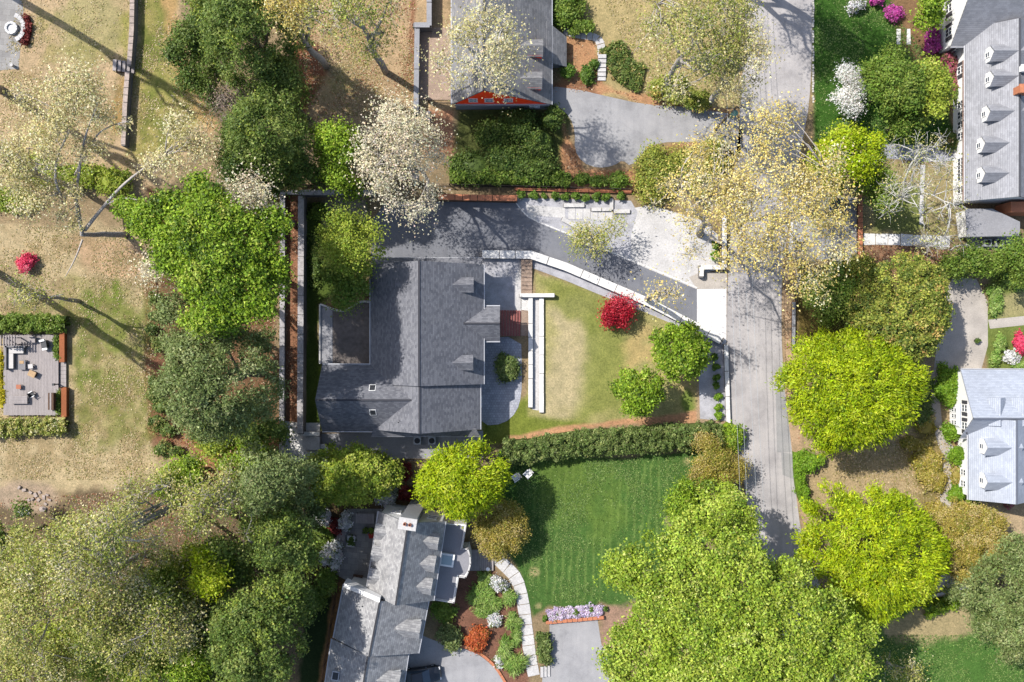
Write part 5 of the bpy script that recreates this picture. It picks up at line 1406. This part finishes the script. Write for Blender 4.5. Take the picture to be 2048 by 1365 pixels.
row('%s small evergreen from the left in the lilac bed', [(1089,1238,6,6),(1115,1230,4,5),(1150,1226,6,6),(1182,1220,6,6),(1212,1218,5,5)], .6, 'shrub', 'boxwood', 'small evergreens in the lilac bed')
row('%s shrub from the top between wood and flagstone patio', [(640,1070,20,22),(655,1165,22,26),(620,1200,26,30),(636,1010,24,14)], 1.4, 'dense', 'green', 'shrubs beside the flagstone patio')
row('%s shrub from the left along the right garden', [(1990,600,14,34),(2000,690,12,20),(1990,715,12,18),(2030,560,26,18),(2040,730,14,10)], .9, 'shrub', 'perennial', 'shrubs of the right garden')
row('%s shrub from the left on the shaded bank', [(1918,190,14,26),(1900,280,22,22),(1930,60,10,10)], 1.4, 'shrub', 'ivy', 'shrubs below the grey house')
shrub('small shrub inside the green boundary corner', 640, 425, 22, 20, .9, 'shrub', 'green', dens=.6)
shrub('green weed clump in the boundary corner strip', 628, 520, 14, 60, .7, 'shrub', 'dark', dens=.5)
print('leaves in all', NLEAF)

# loose leaf litter lying on the tan yards and banks
def litter(name, label, polys, n, cols, seed):
    rs = np.random.RandomState(seed); pts = []
    while len(pts) < n:
        x = rs.rand(20000) * 2100 - 20; y = rs.rand(20000) * 1420 - 20
        k = np.zeros(20000, bool)
        for pl_ in polys: k |= poly_sd(x, y, pl_) > 0
        k &= rs.rand(20000) < np.clip(fbm(x / PXM, y / PXM, 3, seed, 3) * 1.6 + .55, .08, 1)
        pts += list(zip(x[k], y[k]))
    pts = np.array(pts[:n]); Pn = np.stack([(pts[:, 0] - 1024) / PXM, (682.5 - pts[:, 1]) / PXM, .03 + .03 * rs.rand(n)], 1)
    V = leaf_quads(rs, Pn, np.array([0, 0, 1.]) + rs.randn(n, 3) * .25, .085, .065)
    pc = np.array([c(*q)[:3] for q in cols]); C_ = pc[rs.randint(len(pc), size=n)] * np.exp(rs.randn(n, 1) * .2)
    o = bpy.data.objects.new(name, leaf_mesh(name, V, C_)); COL.objects.link(o); return tag(o, label, 'leaf litter', None, 'stuff')
litter('fallen_leaves', 'brown fallen leaves scattered on the banks and beds', [
   [(580,60),(640,0),(830,0),(830,240),(700,260),(590,240)], [(1120,220),(1150,300),(1165,338),(1270,340),(1262,362),(1140,362),(1128,300)],
   [(1050,60),(1200,70),(1196,185),(1110,185)], [(1200,176),(1470,222),(1465,240),(1290,212)], [(572,400),(596,400),(596,860),(572,850)], [(300,400),(556,400),(556,860),(340,930)],
   [(340,860),(560,840),(600,1000),(420,960)], [(1560,520),(1590,520),(1600,900),(1575,800)], [(1725,490),(1900,490),(1900,560),(1725,570)], [(0,1000),(560,960),(560,1365),(0,1365)], [(1285,300),(1400,290),(1470,310),(1470,400),(1270,400)]],
   30000, [(206,150,112), (182,118,84), (222,184,146), (150,96,66), (230,206,170)], 5)
litter('dry_grass', 'straw coloured dry grass tufts on the thin lawns', [
   [(40,0),(345,0),(430,250),(300,370),(0,330),(0,140)], [(0,450),(330,460),(300,860),(330,960),(0,960)], [(1210,0),(1490,0),(1480,220),(1290,190)], [(1610,890),(1900,880),(1900,1000),(1640,1000)], [(600,80),(830,80),(830,240),(620,230)]],
   34000, [(224,200,150), (206,176,126), (170,160,92), (236,216,176), (150,146,74)], 6)
litter('grass_tufts', 'green grass tufts of the lower striped lawn', [[(1030,925),(1400,912),(1390,1050),(1280,1210),(1100,1205),(1070,1225),(1045,1130)], [(1630,0),(1770,0),(1860,120),(1900,250),(1630,290)], [(1750,1270),(2048,1270),(2048,1365),(1740,1365)]],
   26000, [(112,146,68), (88,122,52), (136,164,84), (150,172,96)], 7)

# ------------------------------------------------------------------ wooden deck and its furniture (left)
DZ = .5
DK = thing('wooden_deck', 'weathered wooden deck with planter boxes in the left yard', 'deck', P(60, 750))
x0 = P(7, 0, DZ)[0]; x1 = P(117, 0, DZ)[0]; y0 = P(0, 831, DZ)[1]; y1 = P(0, 670, DZ)[1]
n = 36; w_ = (x1 - x0) / n
for k in range(n):
    MB().box(x0 + k * w_, y0 + R.uniform(-.03, .03), DZ - .05, x0 + (k + 1) * w_ - .015, y1 + R.uniform(-.03, .03), DZ + R.uniform(0, .008)).build('plank', M['wood'], DK)
MB().box(x0 + .05, y0 + .08, -.05, x1 - .05, y1 - .08, DZ - .052).build('deck_frame', M['wood_dark'], DK)
lx0 = P(118, 0, .3)[0]; lx1 = P(132, 0, .3)[0]; ly0 = P(0, 774, .3)[1]; ly1 = P(0, 725, .3)[1]
for k in range(6):
    a = ly0 + (ly1 - ly0) * k / 6
    MB().box(lx0 + .02, a, .2, lx1, a + (ly1 - ly0) / 6 - .02, .27).build('step_plank', M['wood'], DK)
MB().box(lx0 + .06, ly0 + .05, -.05, lx1 - .06, ly1 - .05, .198).build('step_frame', M['wood_dark'], DK)
for (a, b, c0, d) in ((111, 129, 662, 724), (112, 133, 776, 834)):
    bx0 = P(a, 0, .7)[0]; bx1 = P(b, 0, .7)[0]; by0 = P(0, d, .7)[1]; by1 = P(0, c0, .7)[1]
    t = thing('planter_box', ['upper cedar planter box at the deck edge', 'lower cedar planter box at the deck edge'][a == 112], 'planter', (bx0, by0, 0), 'planter boxes of the deck')
    xs0 = x1 + .02
    MB().box(bx1 - .5, by0, -.05, bx1 - .06, by1, .72).build('side_board', M['wood_orange'], t)
    MB().box(bx1 - .58, by0 - .05, .72, bx1 + .02, by1 + .05, .77).build('top_board', M['wood_orange'], t)
    MB().box(xs0, by0, -.05, bx1 - .55, by1, .45).build('soil', M['wood_dark'], t)
def furn(name, label, cat, px, py, ang, parts, z0=DZ, group=None):
    """furniture from boxes in its own frame: (part, cx, cy, z, lx, ly, h, material)"""
    X, Y, _ = P(px, py, z0 + .3)
    t = thing(name, label, cat, (X, Y, z0), group); ca, sa = math.cos(ang), math.sin(ang)
    for (nm, cx, cy, z, lx, ly, h, m) in parts:
        MB().rbox(X + cx * ca - cy * sa, Y + cx * sa + cy * ca, z0 + z, lx, ly, h, ang).build(nm, M[m], t)
    return t
def legs(lx, ly, h, m='wood_dark', s=.06):
    return [('leg', a * (lx / 2 - s), b * (ly / 2 - s), 0, s, s, h, m) for a in (-1, 1) for b in (-1, 1)]
furn('corner_sofa', 'L shaped grey corner sofa on the wooden deck', 'sofa', 33, 718, 0, [
  ('seat_cushion', 0, .95, .28, 1.75, .62, .16, 'cushion'), ('seat_cushion', -.62, -.25, .28, .62, 1.75, .16, 'cushion'), ('base', 0, .95, .06, 1.85, .7, .22, 'wicker'), ('base', -.62, -.25, .06, .7, 1.85, .22, 'wicker'),
  ('backrest', .05, 1.42, .06, 2.3, .2, .62, 'wicker'), ('backrest', -1.08, .1, .06, .2, 2.8, .62, 'wicker')])
furn('coffee_table', 'square grey coffee table in front of the corner sofa', 'table', 44.5, 730, 0, [('top', 0, 0, .36, .85, 1.15, .06, 'wicker'), ('tray', 0, .3, .42, .5, .35, .04, 'wood_tan')] + legs(.85, 1.15, .36))
furn('deck_stool', 'small white stool beside the coffee table', 'stool', 62, 733, .1, [('seat', 0, 0, .38, .55, .5, .06, 'cushion')] + legs(.55, .5, .38))
furn('fire_table', 'tilted tan fire table in the middle of the deck', 'table', 66, 748, -.45, [('top', 0, 0, .5, .85, .7, .08, 'wood_tan'), ('base', 0, 0, 0, .7, .55, .5, 'wood_dark')])
furn('lounge_chair', 'white lounge chair with dark seat at the deck corner', 'chair', 89, 690, .2, [('seat', 0, 0, .3, .75, .85, .08, 'metal_dark'), ('armrest', -.1, .52, .3, .6, .22, .28, 'white'), ('armrest', .05, -.52, .3, .6, .22, .28, 'white'), ('backrest', .45, 0, .3, .12, .9, .55, 'metal_dark')] + legs(.75, .85, .3))
furn('side_chair', 'wooden side chair at the top edge of the deck', 'chair', 65, 680, 0, [('seat', 0, 0, .38, .75, .65, .07, 'wood'), ('backrest', 0, .35, .38, .75, .08, .5, 'wood')] + legs(.75, .65, .38))
furn('terracotta_stool', 'orange seat near the long bench on the deck', 'stool', 38, 774, 0, [('seat', 0, 0, .35, .55, .5, .08, 'terracotta')] + legs(.55, .5, .35))
furn('long_bench', 'pale bench table at the lower side of the deck', 'bench', 38, 800, 0, [('slat', 0, -.36 + k * .18, .42, 2.1, .165, .05, 'wood') for k in range(5)] + legs(2.1, .85, .42))
furn('folding_chair', 'dark folding chair with white arms beside the bench table', 'chair', 65, 789, .5, [('seat', 0, 0, .38, .5, .5, .05, 'metal_dark'), ('armrest', 0, .3, .55, .5, .07, .04, 'white'), ('armrest', 0, -.3, .55, .5, .07, .04, 'white'), ('backrest', -.26, 0, .38, .05, .5, .5, 'metal_dark')] + legs(.5, .5, .38))
furn('bench_seat', 'dark slatted bench along the right edge of the deck', 'bench', 104, 803, 0, [('slat', -.3 + k * .2, 0, .4, .17, 2.0, .05, 'wood' if k == 1 else 'wood_dark') for k in range(4)] + [('backrest', .45, 0, .4, .08, 2.0, .5, 'wood_dark')] + legs(.7, 2.0, .4))
furn('deck_lamp', 'small lantern post at the right edge of the deck', 'lamp', 113, 769, 0, [('post', 0, 0, 0, .12, .12, .8, 'metal_dark'), ('lantern', 0, 0, .8, .26, .26, .26, 'metal_dark')])
pg = thing('pergola', 'open beam pergola at the upper left corner of the deck', 'pergola', P(15, 680))
for k in range(6):
    a = P(1 + k * 5.5, 0, 2.4)[0]; MB().box(a, P(0, 692, 2.4)[1], 2.3, a + .09, P(0, 671, 2.4)[1], 2.45).build('rafter', M['wood'], pg)
for (a, b) in ((2, 676), (32, 676), (2, 690), (32, 690)):
    q = P(a, b, 1.5); MB().box(q[0] - .06, q[1] - .06, DZ, q[0] + .06, q[1] + .06, 2.2).build('post', M['wood'], pg)
for b in (676, 690):
    q = P(0, b, 2.2); MB().box(P(-1, 0, 2.2)[0], q[1] - .05, 2.2, P(35, 0, 2.2)[0], q[1] + .05, 2.3).build('beam', M['wood'], pg)

# ------------------------------------------------------------------ fire pit patio
fx, fy, _ = P(25, 58)
fp = thing('fire_pit', 'round white stone fire pit on the flagstone patio', 'fire pit', (fx, fy, 0))
for r_, z, nn in ((.62, 0, 11), (.6, .2, 11)):
    for k in range(nn):
        a = 2 * math.pi * (k + (z > 0) * .5) / nn; MB().rbox(fx + r_ * math.cos(a), fy + r_ * math.sin(a), z - .02, .26, .33, .2, a).build('stone', M['rock_white'], fp)
MB().cyl(fx, fy, 0, .22, .48, .48, 14).build('ash_bed', M['rock_white'], fp)
bt = thing('curved_bench', 'curved stone bench around the fire pit', 'bench', (fx, fy, 0))
for k in range(8):
    a = math.radians(62 - k * 17); q = (fx + 1.55 * math.cos(a), fy + 1.55 * math.sin(a))
    MB().rbox(q[0], q[1], .4, .5, .45, .09, a).build('seat_stone', M['conc'], bt); MB().rbox(q[0], q[1], -.02, .36, .43, .41, a).build('base_stone', M['wallface'], bt)
hedge('dry brown planting behind the curved bench', [(52,32),(58,55),(54,75),(48,86)], .7, .4, 'shrub', 'darkred', 'planting_strip', cat='planting')
def pot(label, px, py, r, h, m='terracotta', plant=None, name='flower_pot', ring=True):
    X, Y, _ = P(px, py); t = thing(name, label, 'pot', (X, Y, 0))
    MB().cyl(X, Y, 0, h, r * .7, r * .93, 14).build('pot_body', M[m], t); MB().ring(X, Y, h - .04, h + .03, r, r * .78, 16).build('rim', M[m], t)
    if plant:
        me_ = shrub_mesh(r * .95, r * .95, .4, 'shrub', plant, int(px + py), 1.4); o = bpy.data.objects.new('potted_plant', me_); COL.objects.link(o); o.parent = t; o.location = (0, 0, h - .05)
    return t
pot('pale round urn at the corner of the fire patio', 28, 133, .22, .6, 'conc')
pot('left of two round pots beside the patio bench', 655, 1080, .34, .4, 'terracotta', 'green')
pot('right of two round pots beside the patio bench', 665, 1075, .3, .4, 'terracotta', 'green')
pot('dark potted shrub below the slatted patio table', 733, 1060, .36, .5, 'metal_dark', 'dark')
pot('green potted shrub beside the red chair', 746, 1059, .34, .5, 'metal_dark', 'green')
pot('white ringed urn at the corner of the board landing', 976, 1136, .22, .6, 'white')
pot('small dark urn beside the coral azalea path', 1951, 682, .3, .4, 'metal_dark', 'dark')
pot('dark round urn below the pale slate house', 1928, 1027, .32, .5, 'metal_dark')
# lower house patio furniture
furn('patio_table', 'long slatted pale table on the flagstone patio', 'table', 731, 1036, -.02, [('slat', -.94 + k * .27, 0, .7, .25, 1.15, .05, 'wood') for k in range(8)] + legs(2.1, 1.1, .7), 0)
furn('patio_bench', 'slatted pale bench beside the white azalea', 'bench', 682, 1075, -.12, [('slat', -.38 + k * .2, 0, .42, .18, 1.45, .05, 'wood') for k in range(5)] + legs(.9, 1.45, .42), 0)
furn('planter_table', 'small pale table with a wreath of plants', 'table', 703, 1082, -.12, [('top', 0, 0, .6, .95, 1.3, .06, 'conc')] + legs(.95, 1.3, .6), 0)
shrub('wreath plant standing on the small pale table', 703, 1082, 8, 10, .9, 'shrub', 'dark', 'table_plant', cat='plant')
furn('red_chair', 'red cushioned chair against the lower house', 'chair', 743, 1071, .3, [('seat', 0, 0, .4, .6, .6, .1, 'red_cloth'), ('backrest', .3, 0, .4, .1, .6, .5, 'red_cloth')] + legs(.6, .6, .4), 0)
furn('garden_bench', 'dark bench at the bottom of the flagstone patio', 'bench', 716, 1154, -.12, [('slat', 0, -.2 + k * .14, .42, 1.15, .12, .04, 'wood_dark') for k in range(4)] + [('backrest', 0, -.32, .42, 1.15, .06, .45, 'wood_dark')] + legs(1.15, .5, .42), 0)
# board landing at the porch
BL = thing('board_landing', 'grey board landing between porch and curved walk', 'landing', P(962, 1120))
for k in range(12):
    a = P(938 + k * 4.1, 0, .3)[0]; MB().box(a, P(0, 1142, .3)[1], .22, a + .215, P(0, 1100, .3)[1], .28 + R.uniform(0, .01)).build('plank', M['wood'], BL)
MB().box(P(939, 0)[0], P(0, 1140)[1], -.05, P(985, 0)[0], P(0, 1102)[1], .218).build('frame', M['wood_dark'], BL)

# ------------------------------------------------------------------ lawn chairs
def lawn_chair(label, px, py, ang):
    X, Y, _ = P(px, py, .4); t = thing('lawn_chair', label, 'chair', (X, Y, 0), 'white chairs on the striped lawn'); ca, sa = math.cos(ang), math.sin(ang)
    def w(cx, cy): return X + cx * ca - cy * sa, Y + cx * sa + cy * ca
    for k in range(5): q = w(.3 - k * .15, 0); MB().rbox(q[0], q[1], .36 - k * .02, .13, .6, .025, ang).build('seat_slat', M['white'], t)
    for k in range(5):
        b0 = w(-.36, -.24 + k * .12); b1 = w(-.68, -.28 + k * .14); m = MB()
        d = Vector((ca, sa)); s = Vector((-sa, ca)) * .05
        m.add([(b0[0]-s.x, b0[1]-s.y, .3), (b0[0]+s.x, b0[1]+s.y, .3), (b1[0]+s.x, b1[1]+s.y, .98), (b1[0]-s.x, b1[1]-s.y, .98)] + [(b0[0]-s.x-d.x*.03, b0[1]-s.y-d.y*.03, .3), (b0[0]+s.x-d.x*.03, b0[1]+s.y-d.y*.03, .3), (b1[0]+s.x-d.x*.03, b1[1]+s.y-d.y*.03, .98), (b1[0]-s.x-d.x*.03, b1[1]-s.y-d.y*.03, .98)], BOXF)
        m.build('back_slat', M['white'], t)
    for s_ in (-1, 1):
        q = w(0, s_ * .36); MB().rbox(q[0], q[1], .56, .8, .12, .03, ang).build('armrest', M['white'], t)
        for cx in (.32, -.36): q = w(cx, s_ * .34); MB().rbox(q[0], q[1], 0, .08, .05, .56, ang).build('leg', M['white'], t)
lawn_chair('left of two white lawn chairs on the striped lawn', 1031, 956, math.radians(215))
lawn_chair('right of two white lawn chairs on the striped lawn', 1055, 949, math.radians(225))

# ------------------------------------------------------------------ air conditioners
def ac_unit(label, px, py, group):
    X, Y, _ = P(px, py, .8); t = thing('air_conditioner', label, 'air conditioner', (X, Y, 0), group)
    MB().box(X - .4, Y - .4, .05, X + .4, Y + .4, .78).build('casing', M['metal'], t)
    MB().box(X - .43, Y - .43, .78, X + .43, Y + .43, .82).build('top_panel', M['metal'], t)
    g = MB(); g.ring(X, Y, .822, .85, .34, .30, 20).ring(X, Y, .822, .845, .2, .18, 16)
    for k in range(6): g.rbox(X, Y, .845, .64, .018, .012, math.pi * k / 6)
    MB().cyl(X, Y, .815, .826, .3, .3, 20).build('fan_opening', M['metal_dark'], t); g.build('fan_grille', M['metal_dark'], t)
ac_unit('left air conditioner under the eave of the charcoal roofed house', 834.5, 882, 'units below the charcoal roofed house')
ac_unit('right air conditioner under the eave of the charcoal roofed house', 863.5, 882, 'units below the charcoal roofed house')
ac_unit('left air conditioner in the service yard', 1976, 486, 'units in the service yard')
ac_unit('right air conditioner in the service yard', 1999, 486, 'units in the service yard')

# ------------------------------------------------------------------ cars
def car(label, px, py, ang, paint, group=None):
    X, Y, _ = P(px, py, .8); t = thing('parked_car', label, 'car', (X, Y, 0), group); ca, sa = math.cos(ang), math.sin(ang)
    T = lambda v: (X + v[0] * ca - v[1] * sa, Y + v[0] * sa + v[1] * ca, v[2])
    # body: cross sections along the length (x, half width, bottom, belt height, deck height)
    S_ = [(-2.35,.62,.42,.60,.66),(-2.25,.80,.28,.78,.86),(-1.9,.88,.22,.86,.98),(-1.2,.91,.2,.9,1.0),(0,.92,.2,.9,.98),(1.0,.91,.2,.86,.94),(1.7,.88,.22,.8,.86),(2.15,.78,.26,.68,.72),(2.35,.58,.4,.54,.58)]
    V = []; F = []
    for (x, h, b, m_, d) in S_: V += [(x,-h,b),(x,-h*1.0,m_),(x,-h*.86,d),(x,0,d+.03),(x,h*.86,d),(x,h,m_),(x,h,b)]
    for i in range(len(S_)-1):
        for j in range(6): a = i*7+j; F.append((a, a+7, a+8, a+1))
        F.append((i*7+6, i*7+13, i*7+7, i*7))
    F += [tuple(range(7)), tuple(range(len(V)-7, len(V)))[::-1]]
    body = mesh('body', [T(v) for v in V], F, paint, t, smooth=True)
    # glass house and roof panel
    G = [(-1.75,.74,.97),(-1.05,.66,1.42),(.25,.66,1.44),(1.05,.74,.95)]
    V = []; 
    for (x, h, z) in G: V += [(x, -h, z), (x, h, z)]
    V += [(-1.6,-.84,.93),(-1.6,.84,.93),(.95,-.84,.91),(.95,.84,.91)]
    F = [(0,2,3,1),(2,4,5,3),(4,6,7,5),(0,8,10,6,4,2),(1,3,5,7,11,9),(0,1,9,8),(6,10,11,7)]
    mesh('windows', [T(v) for v in V], F, M['glass'], t)
    MB().add([T(v) for v in ((-1.08,-.65,1.43),(.28,-.65,1.45),(.28,.65,1.45),(-1.08,.65,1.43),(-1.0,-.58,1.475),(.2,-.58,1.49),(.2,.58,1.49),(-1.0,.58,1.475))], BOXF).build('roof', paint, t)
    for sx in (-1.42, 1.42):
        for sy in (-.82, .82):
            q = T((sx, sy, 0)); v, f = tube([T((sx, sy - .11, .32)), T((sx, sy + .11, .32))], [.32, .32], 16); wo = mesh('wheel', v, f, M['tyre'], t)
            v, f = tube([T((sx, sy - .118, .32)), T((sx, sy + .118, .32))], [.19, .19], 12); mesh('rim', v, f, M['metal'], wo)
    for sy in (-.6, .6):
        MB().rbox(*T((2.2, sy, .58)), .22, .3, .12, ang).build('headlight', M['lens_white'], t); MB().rbox(*T((-2.24, sy, .66)), .16, .32, .14, ang).build('taillight', M['lens_red'], t)
    for sy in (-1.0, 1.0): MB().rbox(*T((.75, sy, .92)), .14, .22, .14, ang).build('wing_mirror', paint, t)
    return t
car('dark blue car parked under the golden tree beside the lane', 1658, 413, math.pi, M['car_blue'])
car('black car in the shade beside the lower house', 842, 1353, math.radians(8), M['car_black'])

# ------------------------------------------------------------------ utility pole and wires
pz_ = 10.0; tx, ty, _ = P(1474, 214, pz_)
up = thing('utility_pole', 'wooden utility pole with green transformer beside the turning area', 'utility pole', (tx, ty, 0))
MB().cyl(tx, ty, -.1, pz_, .17, .11, 10).build('pole', M['pole'], up)
MB().rbox(tx, ty, pz_ - .5, 2.2, .1, .12, .05).build('crossarm', M['pole'], up)
m = MB().cyl(tx + .05, ty - .42, pz_ - 2.0, pz_ - .9, .3, .3, 14); tro = m.build('transformer', M['teal'], up)
MB().cyl(tx + .05, ty - .42, pz_ - .9, pz_ - .82, .33, .2, 14).build('transformer_lid', M['teal'], tro)
for a in (-1, -.35, .35, 1): MB().cyl(tx + a, ty, pz_ - .38, pz_ - .14, .05, .04, 8).build('insulator', M['white'], up)
for i, (a, ex, lab) in enumerate(((-1, 1508, 'leftmost overhead wire above the lane'), (-.35, 1522, 'second overhead wire above the lane'), (.35, 1545, 'third overhead wire above the lane'), (1, 1560, 'rightmost overhead wire above the lane'))):
    e = P(ex, 1480, 9.5); pts = []
    for k in range(25):
        f = k / 24; pts.append((tx + a + (e[0] - tx - a) * f, ty + (e[1] - ty) * f, pz_ - .12 + (9.5 - pz_) * f - 1.4 * 4 * f * (1 - f)))
    m = MB(); m.tube(pts, [.018] * 25, 5); e2 = (tx + a - 1.5, ty + 40, 9.6)
    m.tube([(tx + a + (e2[0] - tx - a) * k / 8, ty + 40 * k / 8, pz_ - .12 - .8 * 4 * (k / 8) * (1 - k / 8)) for k in range(9)], [.018] * 9, 5)
    o = m.build('overhead_wire', M['metal'], None); tag(o, lab, 'wire', 'overhead wires')

# ------------------------------------------------------------------ logs, rocks, small things in the wood
def rock(label, px, py, r, m, group=None, name='boulder'):
    X, Y, _ = P(px, py); rs = np.random.RandomState(int(px * 3 + py)); bm = bmesh.new(); bmesh.ops.create_icosphere(bm, subdivisions=2, radius=1)
    d = rs.randn(4, 3)
    for v in bm.verts:
        k = 1 + .16 * math.sin(3 * v.co.dot(Vector(d[0])) + 1) + .1 * math.sin(5 * v.co.dot(Vector(d[1])))
        v.co = Vector((v.co.x * r * k, v.co.y * r * k * .8, max(-.1, v.co.z * r * k * .6 + r * .3)))
    me_ = bpy.data.meshes.new(name); bm.to_mesh(me_); bm.free(); me_.materials.append(m); o = bpy.data.objects.new(name, me_); COL.objects.link(o); o.location = (X, Y, 0)
    return tag(o, label, 'rock', group)
rock('white boulder beside the dark bank in the lower left', 50, 1023, .62, M['rock_white'])
rock('grey white rock right of the white boulder', 87, 1018, .4, M['rock'])
sp = [(62,985),(72,990),(80,985),(88,995),(78,1000),(66,998),(95,990),(100,1000),(58,1000),(40,975),(50,980),(92,1008)]
rp = thing('rubble_heap', 'heap of reddish stones above the white boulder', 'stones', P(75, 993))
for k, (a, b) in enumerate(sp):
    X, Y, _ = P(a, b); MB().rbox(X, Y, -.02, R.uniform(.3, .55), R.uniform(.22, .4), R.uniform(.12, .3), R.uniform(0, 3)).build('stone', M['rock'], rp)
wb = thing('slatted_steps', 'dark slatted steps beside the white terrace', 'steps', P(494, 880))
for k in range(5):
    q = P(482 + k * 5.5, 878, .3); MB().rbox(q[0], q[1], .05 + k * .1, .2, 2.3, .06, -.12).build('slat', M['wood'], wb)
MB().rbox(P(493, 878)[0], P(493, 878)[1], -.02, 1.5, .1, .5, -.12).build('stringer', M['wood_dark'], wb)
mb_ = thing('mailbox', 'grey mailbox on a post beside the lane', 'mailbox', P(1489, 205))
X, Y, _ = P(1487, 207, 1.0)
MB().box(X - .05, Y - .05, -.05, X + .05, Y + .05, .95).build('post', M['pole'], mb_); v, f = tube([(X - .25, Y, 1.08), (X + .25, Y, 1.08)], [.16, .16], 12); mesh('box', v, f, M['metal'], mb_)
# railing at the front steps
rl = thing('iron_railing', 'curled iron railing on the pale wall above the front steps', 'railing', P(1043, 600))
m = MB(); a0 = P(1042, 592, .9); a1 = P(1042, 618, .9); m.tube([(a0[0], a0[1], 1.6), (a1[0], a1[1], 1.6)], [.03, .03], 6); m.build('handrail', M['fence'], rl)
for k in range(7):
    f = k / 6; q = (a0[0], a0[1] + (a1[1] - a0[1]) * f); MB().tube([(q[0], q[1], .0), (q[0], q[1], 1.6)], [.018, .018], 5).build('baluster', M['fence'], rl)
print('objects', len(bpy.data.objects), 'tris', sum(sum(len(p.vertices) - 2 for p in me_.polygons) for me_ in bpy.data.meshes if len(me_.polygons) < 5000) + sum(2 * len(me_.polygons) for me_ in bpy.data.meshes if len(me_.polygons) >= 5000))
